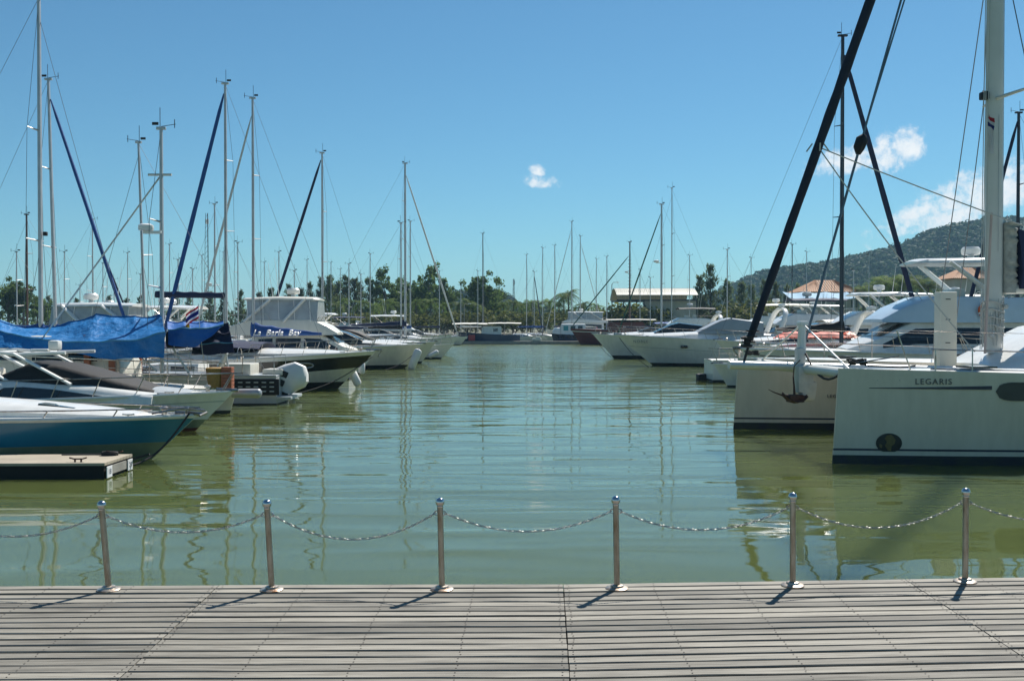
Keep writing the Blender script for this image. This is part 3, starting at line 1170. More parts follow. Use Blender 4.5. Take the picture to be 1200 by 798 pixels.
def flybridge(label, bow_px, Y, d, L=14, B=4.4, fb=1.9, fs=1.2, bands=None, hm=WHITE, flym=None, top=WHITE, top_style="hardtop", enclosed=None, group=None, yaw=0.0, cabin_h=1.35, fly_h=.75, top_h=1.75,
              cab=(.26, .80), radar=True, name="flybridge_yacht", far=False):
    loc, rz = place(bow_px, Y, d)
    s = Boat(name, label, "motor yacht", loc, rz + R(yaw), L, B, fb, fs, rake=.11 * L, group=group, flare=.34, full=2.2, mid=.5, sternw=.93, sheer=1.4)
    s.hull(bands or [(.12, BOOT), ((0,), WHITE)])
    s.deck(DECKW, camber=.06)
    s.rub_rail(WHITE, .05)
    c0, c1 = cab
    zd = s.zs(.5)
    zc = zd + cabin_h
    secs = [(-c0 * L, s.zs(c0) - .05, s.zs(c0) + .12, s.hb(c0) * .5, s.hb(c0) * .42),
            (-(c0 + .06) * L, zd - .05, lerp(zd, zc, .45), B * .36, B * .32),
            (-(c0 + .15) * L, zd - .05, zc, B * .40, B * .33),
            (-(c0 + .32) * L, zd - .05, zc + .02, B * .41, B * .345), (-c1 * L, zd - .05, zc, B * .41, B * .35)]
    s.house("cabin", secs, hm, rnd_=.08)
    w_ = c1 - c0
    s.win(secs, [(-(c0 + .075) * L, .40, .62), (-(c0 + .155) * L, .34, .80), (-(c0 + .23) * L, .34, .82)])
    s.win(secs, [(-(c0 + .245) * L, .34, .82), (-(c0 + .36) * L, .34, .82)])
    s.win(secs, [(-(c0 + .375) * L, .34, .82), (-(c1 - .03) * L, .34, .78)])
    # raked front panes
    for q0, q1 in ((-.92, -.34), (-.3, .3), (.34, .92)):
        bm = bmesh.new()
        A, Bq = secs[1], secs[2]
        pts = []
        for (f, qs) in ((.18, (q0, q1)), (.86, (q1, q0))):
            for q in qs:
                x = lerp(A[0], Bq[0], f)
                z = lerp(A[2], Bq[2], f)
                wd = lerp(A[4], Bq[4], f) - .06
                pts.append(Vector((x + .05, q * wd, z + .05)))
        vs = [bm.verts.new(p) for p in pts]
        bm.faces.new(vs)
        bmesh.ops.solidify(bm, geom=bm.faces[:], thickness=.03)
        finish("windscreen_pane", bm, GLASS, s.root, 0)
    f0, f1 = c0 + .13, min(.92, c1 + .1)
    fm = flym or hm
    zf = zc + .1
    fsec = [(-(f0 - .05) * L, zf - .1, zf + .02, B * .28, B * .25), (-f0 * L, zf - .12, zf + fly_h * .55, B * .36, B * .33), (-(f0 + .07) * L, zf - .12, zf + fly_h, B * .41, B * .39),
            (-(f0 + .35) * L, zf - .12, zf + fly_h * .92, B * .42, B * .41), (-f1 * L, zf - .08, zf + fly_h * .5, B * .41, B * .40)]
    s.house("flybridge", fsec, fm, rnd_=.08, camber=.02)
    bm = bmesh.new()
    tube(bm, [(-(f0 + .03) * L, q * B * .36, zf + fly_h + .12 + .1 * (1 - q * q)) for q in (-1, -.5, 0, .5, 1)], .02, 5)
    for q in (-.9, 0, .9):
        tube(bm, [(-(f0 + .05) * L, q * B * .36, zf + fly_h * .7), (-(f0 + .03) * L, q * B * .36, zf + fly_h + .15)], .016, 5)
    finish("flybridge_rail", bm, STEEL, s.root)
    for sd in (1, -1):
        bm = bmesh.new()
        tube(bm, [(-(f0 + .25) * L, sd * B * .4, zf + fly_h * .9), (-(f0 + .27) * L, sd * B * .4, zf + fly_h + .3), (-f1 * L, sd * B * .39, zf + fly_h + .25), (-f1 * L, sd * B * .39, zf + .2)], .018, 5)
        finish("flybridge_rail", bm, STEEL, s.root)
    bm = bmesh.new()
    rbox(bm, (-(f0 + .16) * L, 0, zf + fly_h + .1), (.5, 1.3, .5), .08)
    finish("helm_console", bm, CREAM, s.root)
    bm = bmesh.new()
    rbox(bm, (-(f0 + .24) * L, .4, zf + fly_h + .12), (.5, .5, .6), .1)
    finish("helm_seat", bm, CREAM, s.root)
    zt = zf + fly_h + top_h - .55
    xt0, xt1 = -(f0 + .06) * L, -(f1 - .06) * L
    if top_style == "hardtop":
        hs = [(xt0 + .3, zt - .06, zt, B * .24, B * .22), (xt0, zt - .08, zt + .08, B * .34, B * .32), (lerp(xt0, xt1, .5), zt - .06, zt + .12, B * .38, B * .36), (xt1, zt - .06, zt + .04, B * .36, B * .34)]
        s.house("hardtop", hs, top)
        for sd in (1, -1):
            for xa, xb in ((lerp(xt0, xt1, .42), lerp(xt0, xt1, .12)), (lerp(xt0, xt1, .98), lerp(xt0, xt1, .62))):
                bm = bmesh.new()
                pts = [Vector((xa, sd * B * .40, zf + fly_h * .8)), Vector((xb, sd * B * .35, zt - .03))]
                tube(bm, pts, .10, 8, flat=2.0)
                finish("hardtop_pillar", bm, WHITE, s.root)
    elif top_style == "canvas":
        s.canopy("bimini", xt0, xt1, B * .4, zt, top, zdeck=zf + fly_h * .6)
    if enclosed is not None:
        es = [(xt0 + .25, zf + fly_h * .8, zt - .1, B * .36, B * .24), (xt0 - .2, zf + fly_h * .8, zt - .05, B * .39, B * .33), (xt1 + .2, zf + fly_h * .8, zt - .05, B * .39, B * .34)]
        s.house("screen_enclosure", es, enclosed, rnd_=.04)
        bm = bmesh.new()
        for k in range(5):
            x = lerp(xt0 - .1, xt1 + .3, k / 4)
            for sd in (1, -1):
                tube(bm, [(x, sd * (B * .39 + .015), zf + fly_h * .8), (x - .1, sd * (B * .335 + .02), zt - .06)], .025, 5)
        finish("screen_frame", bm, WHITE, s.root)
    if radar:
        bm = bmesh.new()
        c = Vector((lerp(xt0, xt1, .35), 0, zt + .12))
        lathe(bm, [(.16, 0), (.13, .2), (.36, .24), (.40, .32), (.40, .48), (.31, .58), (.02, .6)], c, 16)
        finish("radar_dome", bm, WHITE, s.root)
        bm = bmesh.new()
        c = Vector((lerp(xt0, xt1, .6), .8, zt + .05))
        tube(bm, [c, c + Vector((-.3, 0, 2.6))], [.02, .008], 5)
        tube(bm, [c + Vector((0, -1.7, 0)), c + Vector((-.3, -1.7, 2.2))], [.02, .008], 5)
        finish("antenna", bm, WHITE, s.root)
    s.rail(t1=.55, h=.7, posts=7, mid=not far, over=.2, rake=.1)
    bm = bmesh.new()
    tube(bm, [(.35, 0, fb + .03), (-.6, 0, fb + .06)], .07, 6)
    tube(bm, [(.34, 0, fb), (.12, 0, fb - .3)], .035, 6)
    tube(bm, [(.2, .18, fb - .32), (.1, 0, fb - .38), (.2, -.18, fb - .32)], .03, 6)
    finish("anchor", bm, STEEL, s.root)
    bm = bmesh.new()
    rbox(bm, (-L - .5, 0, .4), (1.1, B * .82, .12), .03)
    finish("swim_platform", bm, WHITE, s.root)
    return s


# ================================================================== SETTING
# water: one sheet to the horizon
bm = bmesh.new()
vs = [bm.verts.new(p) for p in ((-2400, -60, 0), (2400, -60, 0), (2400, 3000, 0), (-2400, 3000, 0))]
bm.faces.new(vs)
tag(finish("water", bm, WATER, smooth=0), kind="structure")

# boardwalk of four plank sections round a slow bend
DZ = .85
E = [G(-420, 689, DZ), G(257, 685.5, DZ), G(660, 684.5, DZ), G(1060, 678.5, DZ), G(1560, 671, DZ)]
Jd = [None, G(140, 795, DZ) - E[1], G(668, 798, DZ) - E[2], G(1200, 770, DZ) - E[3], None]
Jd[0], Jd[4] = Jd[1], Jd[3]


def line_x(p, d, q, e):
    den = d.x * e.y - d.y * e.x
    t = ((q.x - p.x) * e.y - (q.y - p.y) * e.x) / den
    return p + d * t


for i in range(4):
    a, b = E[i], E[i + 1]
    d = (b - a).normalized()
    nrm = Vector((d.y, -d.x, 0))            # towards the viewer
    bm = bmesh.new()
    ang = math.atan2(d.y, d.x)
    rot = Matrix.Rotation(-ang, 3, 'Z')
    org = a.copy()
    pitch = .134
    for k in range(82):
        y0 = k * pitch + rnd.uniform(-.003, .003)
        y1 = y0 + pitch - rnd.uniform(.025, .031)
        th = .05
        zt = rnd.uniform(-.003, .003)
        wob = rnd.uniform(-.004, .004)
        gap = rnd.uniform(.002, .006)
        c = []
        for yy, ww in ((y0, 0), (y1, wob)):
            L0 = line_x(a + nrm * yy, d, a, Jd[i]) + d * (gap if i else 0)
            R0 = line_x(a + nrm * (yy + ww), d, b, Jd[i + 1]) - d * gap
            c.append((L0, R0))
        (l0, r0), (l1, r1) = c
        nseg = 7
        top, bot = [], []
        bow_ = rnd.uniform(-.005, .005)
        for j in range(nseg + 1):
            f = j / nseg
            off = nrm * (bow_ * math.sin(math.pi * f) + rnd.uniform(-.0008, .0008))
            p0, p1 = l0.lerp(r0, f) + off, l1.lerp(r1, f) + off
            zz = zt + rnd.uniform(-.0012, .0012)
            top.append((p0, p1, zz))
        rings = []
        for p0, p1, zz in top:
            e = nrm * .004
            pts = [p0 + e + Vector((0, 0, zz)), p1 - e + Vector((0, 0, zz + rnd.uniform(-.002, .002))), p1 + Vector((0, 0, zz - .005)), p1 + Vector((0, 0, zz - th)), p0 + Vector((0, 0, zz - th)), p0 + Vector((0, 0, zz - .005))]
            rings.append([rot @ (p - org) for p in pts])
        loft(bm, rings)
        # paired nail heads above the joists
        if k < 34:
            ln = (r0 - l0).length
            nj = max(2, int(ln / .62))
            for j in range(nj + 1):
                f = (.035 + j * (ln - .07) / nj) / ln
                for q in (.25, .75):
                    p = l0.lerp(r0, f).lerp(l1.lerp(r1, f), q) + Vector((rnd.uniform(-.008, .008), 0, .004))
                    p = rot @ (p - org)
                    rr = .0065
                    vs = [bm.verts.new(p + Vector((rr * math.cos(t * 1.047), rr * math.sin(t * 1.047), 0))) for t in range(6)]
                    bm.faces.new(vs).material_index = 1
    o = finish("boardwalk_planks", bm, [PLANK, mat("rusty_nail", (.035, .025, .02), .8)], None, 25, org)
    o.rotation_euler = (0, 0, ang)
    tag(o, kind="structure")
    bm = bmesh.new()                        # joists and fascia
    mid = (a + b) / 2
    for j in range(8):
        f = j / 7
        p0, p1 = a.lerp(b, f * .96 + .02), a.lerp(b, f * .96 + .02) + Jd[i].lerp(Jd[i + 1], f).normalized() * 10.5
        tube(bm, [p0 + Vector((0, 0, -.12)) + nrm * .06, p1 + Vector((0, 0, -.12))], .05, 4)
    for p_, jd_ in ((a, Jd[i]), (b, Jd[i + 1])):
        q_ = jd_.normalized()
        tube(bm, [p_ + q_ * .05 + Vector((0, 0, -.145)), p_ + q_ * 11 + Vector((0, 0, -.145))], .09, 4)
    tube(bm, [a + Vector((0, 0, -.13)) + nrm * .07, b + Vector((0, 0, -.13)) + nrm * .07], .085, 4)
    tag(finish("boardwalk_joists", bm, mat("dark_joist", (.05, .045, .035), .9), None, 0), kind="structure")
    bm = bmesh.new()
    for j in range(3):
        p = a.lerp(b, (j + .5) / 3) + nrm * .5
        tube(bm, [p + Vector((0, 0, -1.6)), p + Vector((0, 0, -.2))], .14, 10)
    tag(finish("boardwalk_piles", bm, PILE, None), kind="structure")

# shore
bm = bmesh.new()
sh = [(-2390, 160), (-260, 170), (-120, 196), (-40, 203), (60, 203), (110, 190), (240, 165), (2390, 150)]
f0 = [bm.verts.new((x, y, 1.3)) for x, y in sh]
f1 = [bm.verts.new((x, 2990, 1.3)) for x, y in sh]
for a, b, c, d in zip(f0, f0[1:], f1, f1[1:]):
    bm.faces.new((a, b, d, c))
tag(finish("shore_ground", bm, LAND, smooth=0), kind="structure")
bm = bmesh.new()
a = [bm.verts.new((x, y - .02, -1.5)) for x, y in sh]
b = [bm.verts.new((x, y - .02, 1.42)) for x, y in sh]
c = [bm.verts.new((x, y + .5, 1.42)) for x, y in sh]
for k in range(len(sh) - 1):
    bm.faces.new((a[k], a[k + 1], b[k + 1], b[k]))
    bm.faces.new((b[k], b[k + 1], c[k + 1], c[k]))
tag(finish("quay_wall", bm, QUAY, smooth=0), "rough grey stone quay wall along the far shore under the trees", "quay wall")


CANOPY = leaf_mat("hill_canopy", (.032, .066, .026), (.055, .098, .038), .35)


def hill(name, prof, Yr, dep_f, dep_b, step, amp, seed, crowns):
    """prof: (pixel, ridge pixel row) at ridge distance Yr"""
    pr = []
    for px, py in prof:
        p = P(px, py, Yr)
        pr.append((p.x, p.z))

    def ridge(x):
        if x <= pr[0][0]:
            return pr[0][1]
        for (x0, z0), (x1, z1) in zip(pr, pr[1:]):
            if x0 <= x <= x1:
                t = (x - x0) / (x1 - x0)
                t = t * t * (3 - 2 * t) * .5 + t * .5
                return lerp(z0, z1, t)
        return pr[-1][1]
    bm = bmesh.new()
    x0, x1 = pr[0][0], pr[-1][0]
    nx = int((x1 - x0) / step)
    ny = int((dep_f + dep_b) / step / 1.3)
    rows = []
    for j in range(ny + 1):
        y = Yr - dep_f + (dep_f + dep_b) * j / ny
        row = []
        for i in range(nx + 1):
            x = x0 + (x1 - x0) * i / nx
            q = (y - Yr) / (dep_f if y < Yr else dep_b)
            wob = noise.noise(Vector((x * .006 + seed, y * .006, 0))) * .25
            fall = max(0, 1 - abs(q)) ** (.9 + wob)
            fall = fall * fall * (3 - 2 * fall) * .45 + fall * .55
            hh = ridge(x + q * 90 * noise.noise(Vector((seed, y * .004, 2))))
            z = 1 + (hh - 1) * fall
            gul = noise.fractal(Vector((x * .012, y * .010, seed)), 1.0, 2.0, 4) * 7 * (1 - fall) * fall * 4 * min(1, hh / 60)
            v = Vector((x * .115, y * .115, seed))
            d, _ = noise.voronoi(v)
            cr = (1 - min(1, d[0] * 1.1)) * amp * (.6 + .9 * abs(noise.noise(v * .31)))
            row.append(bm.verts.new((x + rnd.uniform(-.25, .25) * step, y, z + gul + cr * min(1, fall * 6))))
        rows.append(row)
    for a, b in zip(rows, rows[1:]):
        for k in range(nx):
            bm.faces.new((a[k], a[k + 1], b[k + 1], b[k]))
    o = tag(finish(name, bm, HILL, None, 180), kind="structure")
    # the forest that covers it: rounded crowns, one mass
    me = o.data
    V, F = [], []
    pts = [v.co for v in me.vertices if v.co.z > 4 and v.co.y < Yr + dep_b * .25]
    for q in range(min(crowns, len(pts) * 6)):
        c = rnd.choice(pts) + Vector((rnd.uniform(-3, 3), rnd.uniform(-3, 3), 0))
        r = rnd.uniform(1.6, 3.2) * (1.5 if rnd.random() < .08 else 1)
        for k in range(12):
            d = Vector((rnd.gauss(0, 1), rnd.gauss(0, 1), rnd.gauss(.35, .8))).normalized()
            p = c + Vector((d.x * r, d.y * r, d.z * r * .9 + r * .3))
            n_ = (d + Vector((rnd.gauss(0, .22), rnd.gauss(0, .22), rnd.gauss(.05, .22)))).normalized()
            t1 = n_.cross(Vector((rnd.gauss(0, 1), rnd.gauss(0, 1), rnd.gauss(0, 1)))).normalized()
            t2 = n_.cross(t1)
            z_ = r * rnd.uniform(.35, .62)
            b0 = len(V)
            V += [p - t1 * z_, p + t2 * z_ * .8, p + t1 * z_, p - t2 * z_ * .8]
            F.append((b0, b0 + 1, b0 + 2, b0 + 3))
    m2 = bpy.data.meshes.new("hill_forest")
    m2.from_pydata(V, [], F)
    m2.materials.append(CANOPY)
    o2 = bpy.data.objects.new("hill_forest", m2)
    COL.objects.link(o2)
    tag(o2, "dense forest covering the " + ("big hill at the right" if crowns > 10000 else "low hill beyond the palms"), "forest", kind="stuff")
    return o


hill("wooded_hill", [(800, 372), (835, 350), (860, 338), (885, 326), (905, 319), (940, 315), (960, 313), (990, 307), (1010, 301), (1040, 297), (1060, 289), (1080, 279), (1100, 271), (1130, 264), (1160, 260),
                     (1200, 261), (1260, 266), (1350, 285), (1500, 310), (1700, 345), (1900, 375)], 950, 420, 330, 6.0, 3.0, 3.1, 30000)
hill("low_hill", [(440, 381), (480, 372), (520, 354), (540, 348), (558, 346.5), (576, 351), (600, 362), (660, 374), (720, 381)], 700, 160, 160, 6.0, 3, 8.4, 5000)


# the air between here and the hill
bm = bmesh.new()
box(bm, (0, 1500, 56), (4900, 3200, 118))
hz, hnt, hb_ = new_mat("pale_haze")
hnt.nodes.remove(hb_)
pv = N(hnt, "ShaderNodeVolumePrincipled")
pv.inputs["Color"].default_value = (.42, .74, 1.0, 1)
pv.inputs["Density"].default_value = HAZE
pv.inputs["Anisotropy"].default_value = 0.0
hnt.links.new(pv.outputs[0], hnt.nodes["Material Output"].inputs["Volume"])
tag(finish("haze", bm, hz, None, 0), "thin pale blue haze over the whole marina", "haze", kind="stuff")


# ------------------------------------------------------------------ trees
def leaf_quad(bm, p, s, dirv=None, asp=1.0):
    n_ = Vector((rnd.gauss(0, 1), rnd.gauss(0, 1), rnd.gauss(0, 1) + .4)).normalized()
    if dirv is None:
        dirv = Vector((rnd.gauss(0, 1), rnd.gauss(0, 1), rnd.gauss(0, 1)))
    a = n_.cross(dirv)
    if a.length < 1e-4:
        a = Vector((1, 0, 0))
    a.normalize()
    b = n_.cross(a).normalized()
    a, b = a * s, b * s * asp
    vs = [bm.verts.new(p - b), bm.verts.new(p + a * .55 - b * .1), bm.verts.new(p + b), bm.verts.new(p - a * .55 + b * .1)]
    bm.faces.new(vs)


def limbs(bm, base, h, n, spread, r):
    ends = []
    top = base + Vector((rnd.uniform(-.3, .3), rnd.uniform(-.3, .3), h))
    tube(bm, [base, base.lerp(top, .5) + Vector((rnd.uniform(-.2, .2), 0, 0)), top], [r, r * .7, r * .3], 7)
    for k in range(n):
        f = rnd.uniform(.35, .95)
        a = rnd.uniform(0, 6.28)
        p = base.lerp(top, f)
        e = p + Vector((math.cos(a) * spread * (1.2 - f * .6), math.sin(a) * spread * (1.2 - f * .6), h * rnd.uniform(.12, .34)))
        tube(bm, [p, p.lerp(e, .5) + Vector((0, 0, .2)), e], [r * .42, r * .25, r * .08], 5)
        ends.append(e)
    ends.append(top)
    return ends


def broad_tree_meshes(h, wd, n_clump, per, leaf, m):
    bm = bmesh.new()
    ends = limbs(bm, Vector((0, 0, 0)), h * .62, 9, wd * .42, h * .022 + .1)
    t = finish("trunk", bm, TRUNK)
    bm = bmesh.new()
    cl = []
    for e in ends:
        for k in range(max(1, n_clump // len(ends))):
            cl.append((e + Vector((rnd.gauss(0, wd * .13), rnd.gauss(0, wd * .13), rnd.gauss(h * .06, h * .09))), rnd.uniform(.5, 1.15) * wd * .12))
    for c, r in cl:
        for k in range(per):
            v = Vector((rnd.gauss(0, 1), rnd.gauss(0, 1), rnd.gauss(0, .75)))
            v = v.normalized() * r * rnd.random() ** .4
            leaf_quad(bm, c + v, leaf * rnd.uniform(.6, 1.3))
    return t, finish("crown", bm, m, None, 0)


def feather_tree_meshes(h, wd, m):
    bm = bmesh.new()
    top = Vector((rnd.uniform(-.4, .4), rnd.uniform(-.4, .4), h))
    tube(bm, [(0, 0, 0), Vector((0, 0, 0)).lerp(top, .5) + Vector((.15, 0, 0)), top], [.24, .15, .03], 7)
    b2 = bmesh.new()
    for k in range(80):
        f = rnd.uniform(.16, .99)
        a = rnd.uniform(0, 6.28)
        p = Vector((0, 0, 0)).lerp(top, f)
        ln = wd * (1.1 - f) * rnd.uniform(.45, 1.1) + .35
        e = p + Vector((math.cos(a) * ln, math.sin(a) * ln, ln * rnd.uniform(.5, 1.0)))
        tube(bm, [p, e], [.05, .015], 4)
        for q in range(15):
            g = rnd.uniform(.3, 1.05)
            c = p.lerp(e, g) + Vector((rnd.gauss(0, .22), rnd.gauss(0, .22), rnd.gauss(0, .2)))
            leaf_quad(b2, c, .20, Vector((math.cos(a) * .5, math.sin(a) * .5, 1 + rnd.gauss(0, .4))), rnd.uniform(1.8, 3.4))
    return finish("trunk", bm, TRUNK), finish("crown", b2, m, None, 0)


def palm_meshes(h, m):
    bm = bmesh.new()
    lean = rnd.uniform(-.8, .8)
    pts = [Vector((lean * (k / 8) ** 2, 0, h * k / 8)) for k in range(9)]
    tube(bm, pts, [.2 - .09 * k / 8 for k in range(9)], 7)
    t = finish("trunk", bm, PTRUNK)
    b2 = bmesh.new()
    top = pts[-1]
    for k in range(19):
        a = k * 2.4 + rnd.uniform(-.2, .2)
        el = rnd.uniform(-.3, 1.15)
        ln = rnd.uniform(2.5, 3.5)
        dh = Vector((math.cos(a), math.sin(a), 0))
        prev = top
        spine = []
        for i in range(13):
            g = i / 12
            spine.append(top + dh * ln * g * math.cos(el * .7) + Vector((0, 0, ln * (g * math.sin(el) - .72 * g * g))))
        sd = Vector((-dh.y, dh.x, 0))
        for i in range(1, 13):
            g = i / 12
            w_ = .75 * math.sin(math.pi * min(1, g * .85 + .12)) + .08
            fw = (spine[i] - spine[i - 1])
            for s_ in (1, -1):
                p0, p1 = spine[i - 1], spine[i - 1] + fw * .62
                tip = p1 + sd * s_ * w_ + fw * .9 - Vector((0, 0, w_ * .55))
                vs = [b2.verts.new(p) for p in (p0, p1, tip)]
                b2.faces.new(vs)
    return t, finish("crown", b2, m, None, 0)


def shrub_meshes(h, wd, m):
    bm = bmesh.new()
    for k in range(5):
        a = rnd.uniform(0, 6.28)
        tube(bm, [(0, 0, 0), (math.cos(a) * wd * .3, math.sin(a) * wd * .3, h * .6)], [.06, .02], 5)
    t = finish("trunk", bm, TRUNK)
    b2 = bmesh.new()
    for k in range(16):
        c = Vector((rnd.gauss(0, wd * .26), rnd.gauss(0, wd * .26), h * rnd.uniform(.3, .85)))
        for q in range(34):
            v = Vector((rnd.gauss(0, 1), rnd.gauss(0, 1), rnd.gauss(0, 1))).normalized() * wd * .2 * rnd.random() ** .4
            leaf_quad(b2, c + v, rnd.uniform(.14, .3))
    return t, finish("crown", b2, m, None, 0)


PROTO = {
    "broad": [broad_tree_meshes(14, 9, 90, 60, .30, LEAF_B) for _ in range(3)],
    "airy": [broad_tree_meshes(15, 7, 70, 52, .27, LEAF_B) for _ in range(3)],
    "feather": [feather_tree_meshes(14, 3.2, LEAF_C) for _ in range(4)],
    "palm": [palm_meshes(7.5, LEAF_P) for _ in range(4)],
    "shrub": [shrub_meshes(3.6, 4.0, LEAF_Y) for _ in range(3)],
}
PH = {"broad": 12.6, "airy": 13.2, "feather": 14.2, "palm": 8.8, "shrub": 3.5}
NAMES = {"broad": "broadleaf_tree", "airy": "broadleaf_tree", "feather": "casuarina_tree", "palm": "palm_tree", "shrub": "shrub"}
CATS = {"broad": "tree", "airy": "tree", "feather": "tree", "palm": "palm tree", "shrub": "shrub"}
GROUPS = {"broad": "broadleaf trees along the far shore", "airy": "broadleaf trees along the far shore", "feather": "casuarinas along the far shore", "palm": "palms along the far shore", "shrub": "shrubs along the far shore"}


def plant(kind, px, top_py, Y, label, wf=1.0):
    t, c = PROTO[kind][rnd.randrange(len(PROTO[kind]))]
    top = P(px, top_py, Y)
    h = max(1.5, top.z - 1.3)
    k = h / PH[kind]
    root = empty(NAMES[kind], (top.x, Y, 1.28), rnd.uniform(0, 6.28))
    root.scale = (k * wf, k * wf, k)
    tag(root, label, CATS[kind], GROUPS[kind])
    for src in (t, c):
        q = src.copy()
        COL.objects.link(q)
        q.parent = root
    return root


FE = "wispy grey green casuarina standing in the tree line beyond the far boats"
PA = "low palm with arching yellow green fronds on the far shore"
SH = "sunny yellow green shrub at the foot of the far tree line"
AI = "tall airy dark green tree with see-through crown on the far shore left of the channel"
for px, ty, Y in ((338, 334, 236), (352, 337, 240), (364, 331, 236), (376, 326, 238), (386, 323, 232), (395, 331, 240), (405, 324, 244), (415, 327, 238), (422, 331, 246), (433, 326, 236), (442, 331, 240), (478, 334, 246),
                  (205, 343, 232), (222, 347, 236), (247, 341, 236), (262, 346, 236), (283, 340, 232), (303, 343, 240), (318, 338, 236), (165, 347, 226), (188, 349, 226), (128, 347, 230), (90, 349, 226), (58, 347, 222), (148, 350, 230)):
    plant("feather", px, ty, Y, FE)
for px, ty, Y, lb in ((819, 322, 216, "spiky young casuarina with bare top beside the barrel roofed shed"), (832, 311, 214, "tallest of the thin casuarinas behind the white canopy, with a spiky bare top"),
                      (852, 327, 218, "thin casuarina just left of where the wooded hill begins"), (868, 331, 222, FE), (882, 333, 214, FE), (897, 329, 222, FE), (910, 331, 216, FE), (922, 334, 222, FE), (935, 333, 230, FE)):
    plant("feather", px, ty, Y, lb)
for px, ty, Y, k, lb in ((566, 326, 226, "broad", "big round dark green tree rising alone right of the low hill"), (578, 341, 232, "broad", "smaller dark tree leaning against the big round tree by the low hill"),
                         (451, 320, 236, "airy", AI), (463, 331, 240, "airy", AI), (500, 317, 236, "airy", "tallest airy tree of the far shore, left of the low hill"), (512, 323, 242, "airy", AI), (486, 327, 244, "airy", AI), (524, 331, 240, "airy", AI),
                         (470, 326, 250, "airy", AI), (396, 322, 252, "airy", AI), (10, 331, 205, "broad", "dark leafy tree at the far left edge behind the white cruiser"), (27, 337, 208, "broad", "lower leafy tree beside the one at the far left edge"),
                         (44, 350, 212, "broad", "small round tree behind the brown mast at the far left")):
    plant(k, px, ty, Y, lb, .85 if k == "airy" else 1)
for px, ty, Y in ((392, 351, 216), (402, 347, 220), (425, 349, 216), (437, 352, 220), (452, 347, 214), (461, 351, 219), (474, 353, 216), (489, 348, 218), (505, 347, 214), (521, 352, 220), (537, 350, 216), (548, 347, 218), (557, 352, 214),
                  (590, 351, 218), (601, 348, 216), (612, 351, 220), (622, 349, 214), (633, 350, 218), (644, 347, 222), (655, 351, 216), (684, 351, 222), (699, 353, 218)):
    plant("palm", px, ty, Y, PA)
plant("palm", 667, 336, 216, "tall single palm standing above the far shore right of centre")
plant("palm", 661, 341, 222, "second tall palm just left of the tallest one right of centre")
for px, ty, lb in ((1022, 326, 0), (1034, 320, 0), (1046, 317, 0), (1057, 322, 0), (1068, 318, 0), (1079, 323, 0), (1011, 331, 0), (1090, 326, 0), (1190, 325, 0)):
    plant("palm", px, ty, 200 + rnd.uniform(-6, 8), "dusty palm below the wooded hill behind the pale blue yacht")
for px in range(380, 716, 17):
    if rnd.random() < .9:
        plant("shrub", px + rnd.uniform(-4, 4), rnd.uniform(362, 369), rnd.uniform(207, 213), SH, 1.3)
for px in (735, 748, 760, 770, 745, 728, 862, 878, 893, 906):
    plant("shrub", px + rnd.uniform(-4, 4), rnd.uniform(354, 362), rnd.uniform(206, 212), SH, 1.3)
plant("shrub", 757, 357, 196.9 + 8, "pale green bush against the beige wall of the barrel roofed shed", 1.2)

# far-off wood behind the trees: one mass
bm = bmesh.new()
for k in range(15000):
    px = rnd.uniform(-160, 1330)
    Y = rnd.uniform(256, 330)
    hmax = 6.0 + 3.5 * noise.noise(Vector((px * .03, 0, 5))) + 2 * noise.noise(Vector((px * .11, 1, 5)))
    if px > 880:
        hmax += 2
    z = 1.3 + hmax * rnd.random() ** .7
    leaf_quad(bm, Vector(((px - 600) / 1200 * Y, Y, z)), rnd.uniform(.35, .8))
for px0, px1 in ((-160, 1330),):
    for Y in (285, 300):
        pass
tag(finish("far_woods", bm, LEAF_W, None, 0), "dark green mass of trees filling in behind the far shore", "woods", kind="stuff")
for pr in PROTO.values():
    for t, c in pr:
        bpy.data.objects.remove(t)
        bpy.data.objects.remove(c)

# ------------------------------------------------------------------ buildings
Yb = 206
X0, X1 = P(722, 350, Yb).x, P(817, 350, Yb).x
zt, ze = P(740, 337, Yb).z, P(745, 350, Yb).z
shed = tag(empty("boat_shed", (X0, Yb, 1.3)), "open sided shed with a beige barrel roof behind the boats right of centre", "shed")
bm = bmesh.new()
secs = []
for k in range(9):
    x = (X1 - X0) * k / 8
    ring = []
    for s_ in (0, .12):
        arc = []
        for j in range(13):
            q = j / 12
            y = -1 + 14 * q
            z = ze - 1.3 + (zt - ze) * math.sin(math.pi * (q * .92 + .08)) ** .8 - s_
            arc.append(Vector((x, y, z)))
        ring += arc if s_ == 0 else list(reversed(arc))
    secs.append(ring)
loft(bm, secs)
for k in range(40):
    x = (X1 - X0) * (k + .5) / 40
    tube(bm, [Vector((x, -1.02, ze - 1.25 + .02))] + [Vector((x, -1 + 14 * q, ze - 1.3 + (zt - ze) * math.sin(math.pi * (q * .92 + .08)) ** .8 + .02)) for q in (.1, .2, .3, .4, .5)], .05, 4)
roof = finish("roof", bm, ROOFB, shed, 40)
bm = bmesh.new()
xs = (X1 - X0) * .34
box(bm, ((X1 - X0 + xs) / 2, .6, (ze - 1.3) * .5 - .2), (X1 - X0 - xs - .3, .2, ze - 1.3 - .5))
box(bm, (X1 - X0 - .4, 6, (ze - 1.3) * .5 - .2), (.2, 10.4, ze - 1.3 - .5))
finish("wall", bm, WALLC, shed, 0)
for x in (.3, xs * .5, xs, X1 - X0 - .2):
    for y in (-.6, 11.6):
        bm = bmesh.new()
        box(bm, (x, y, (ze - 1.3) / 2 - .1), (.22, .22, ze - 1.35))
        finish("column", bm, STEELD, shed, 0)
bm = bmesh.new()
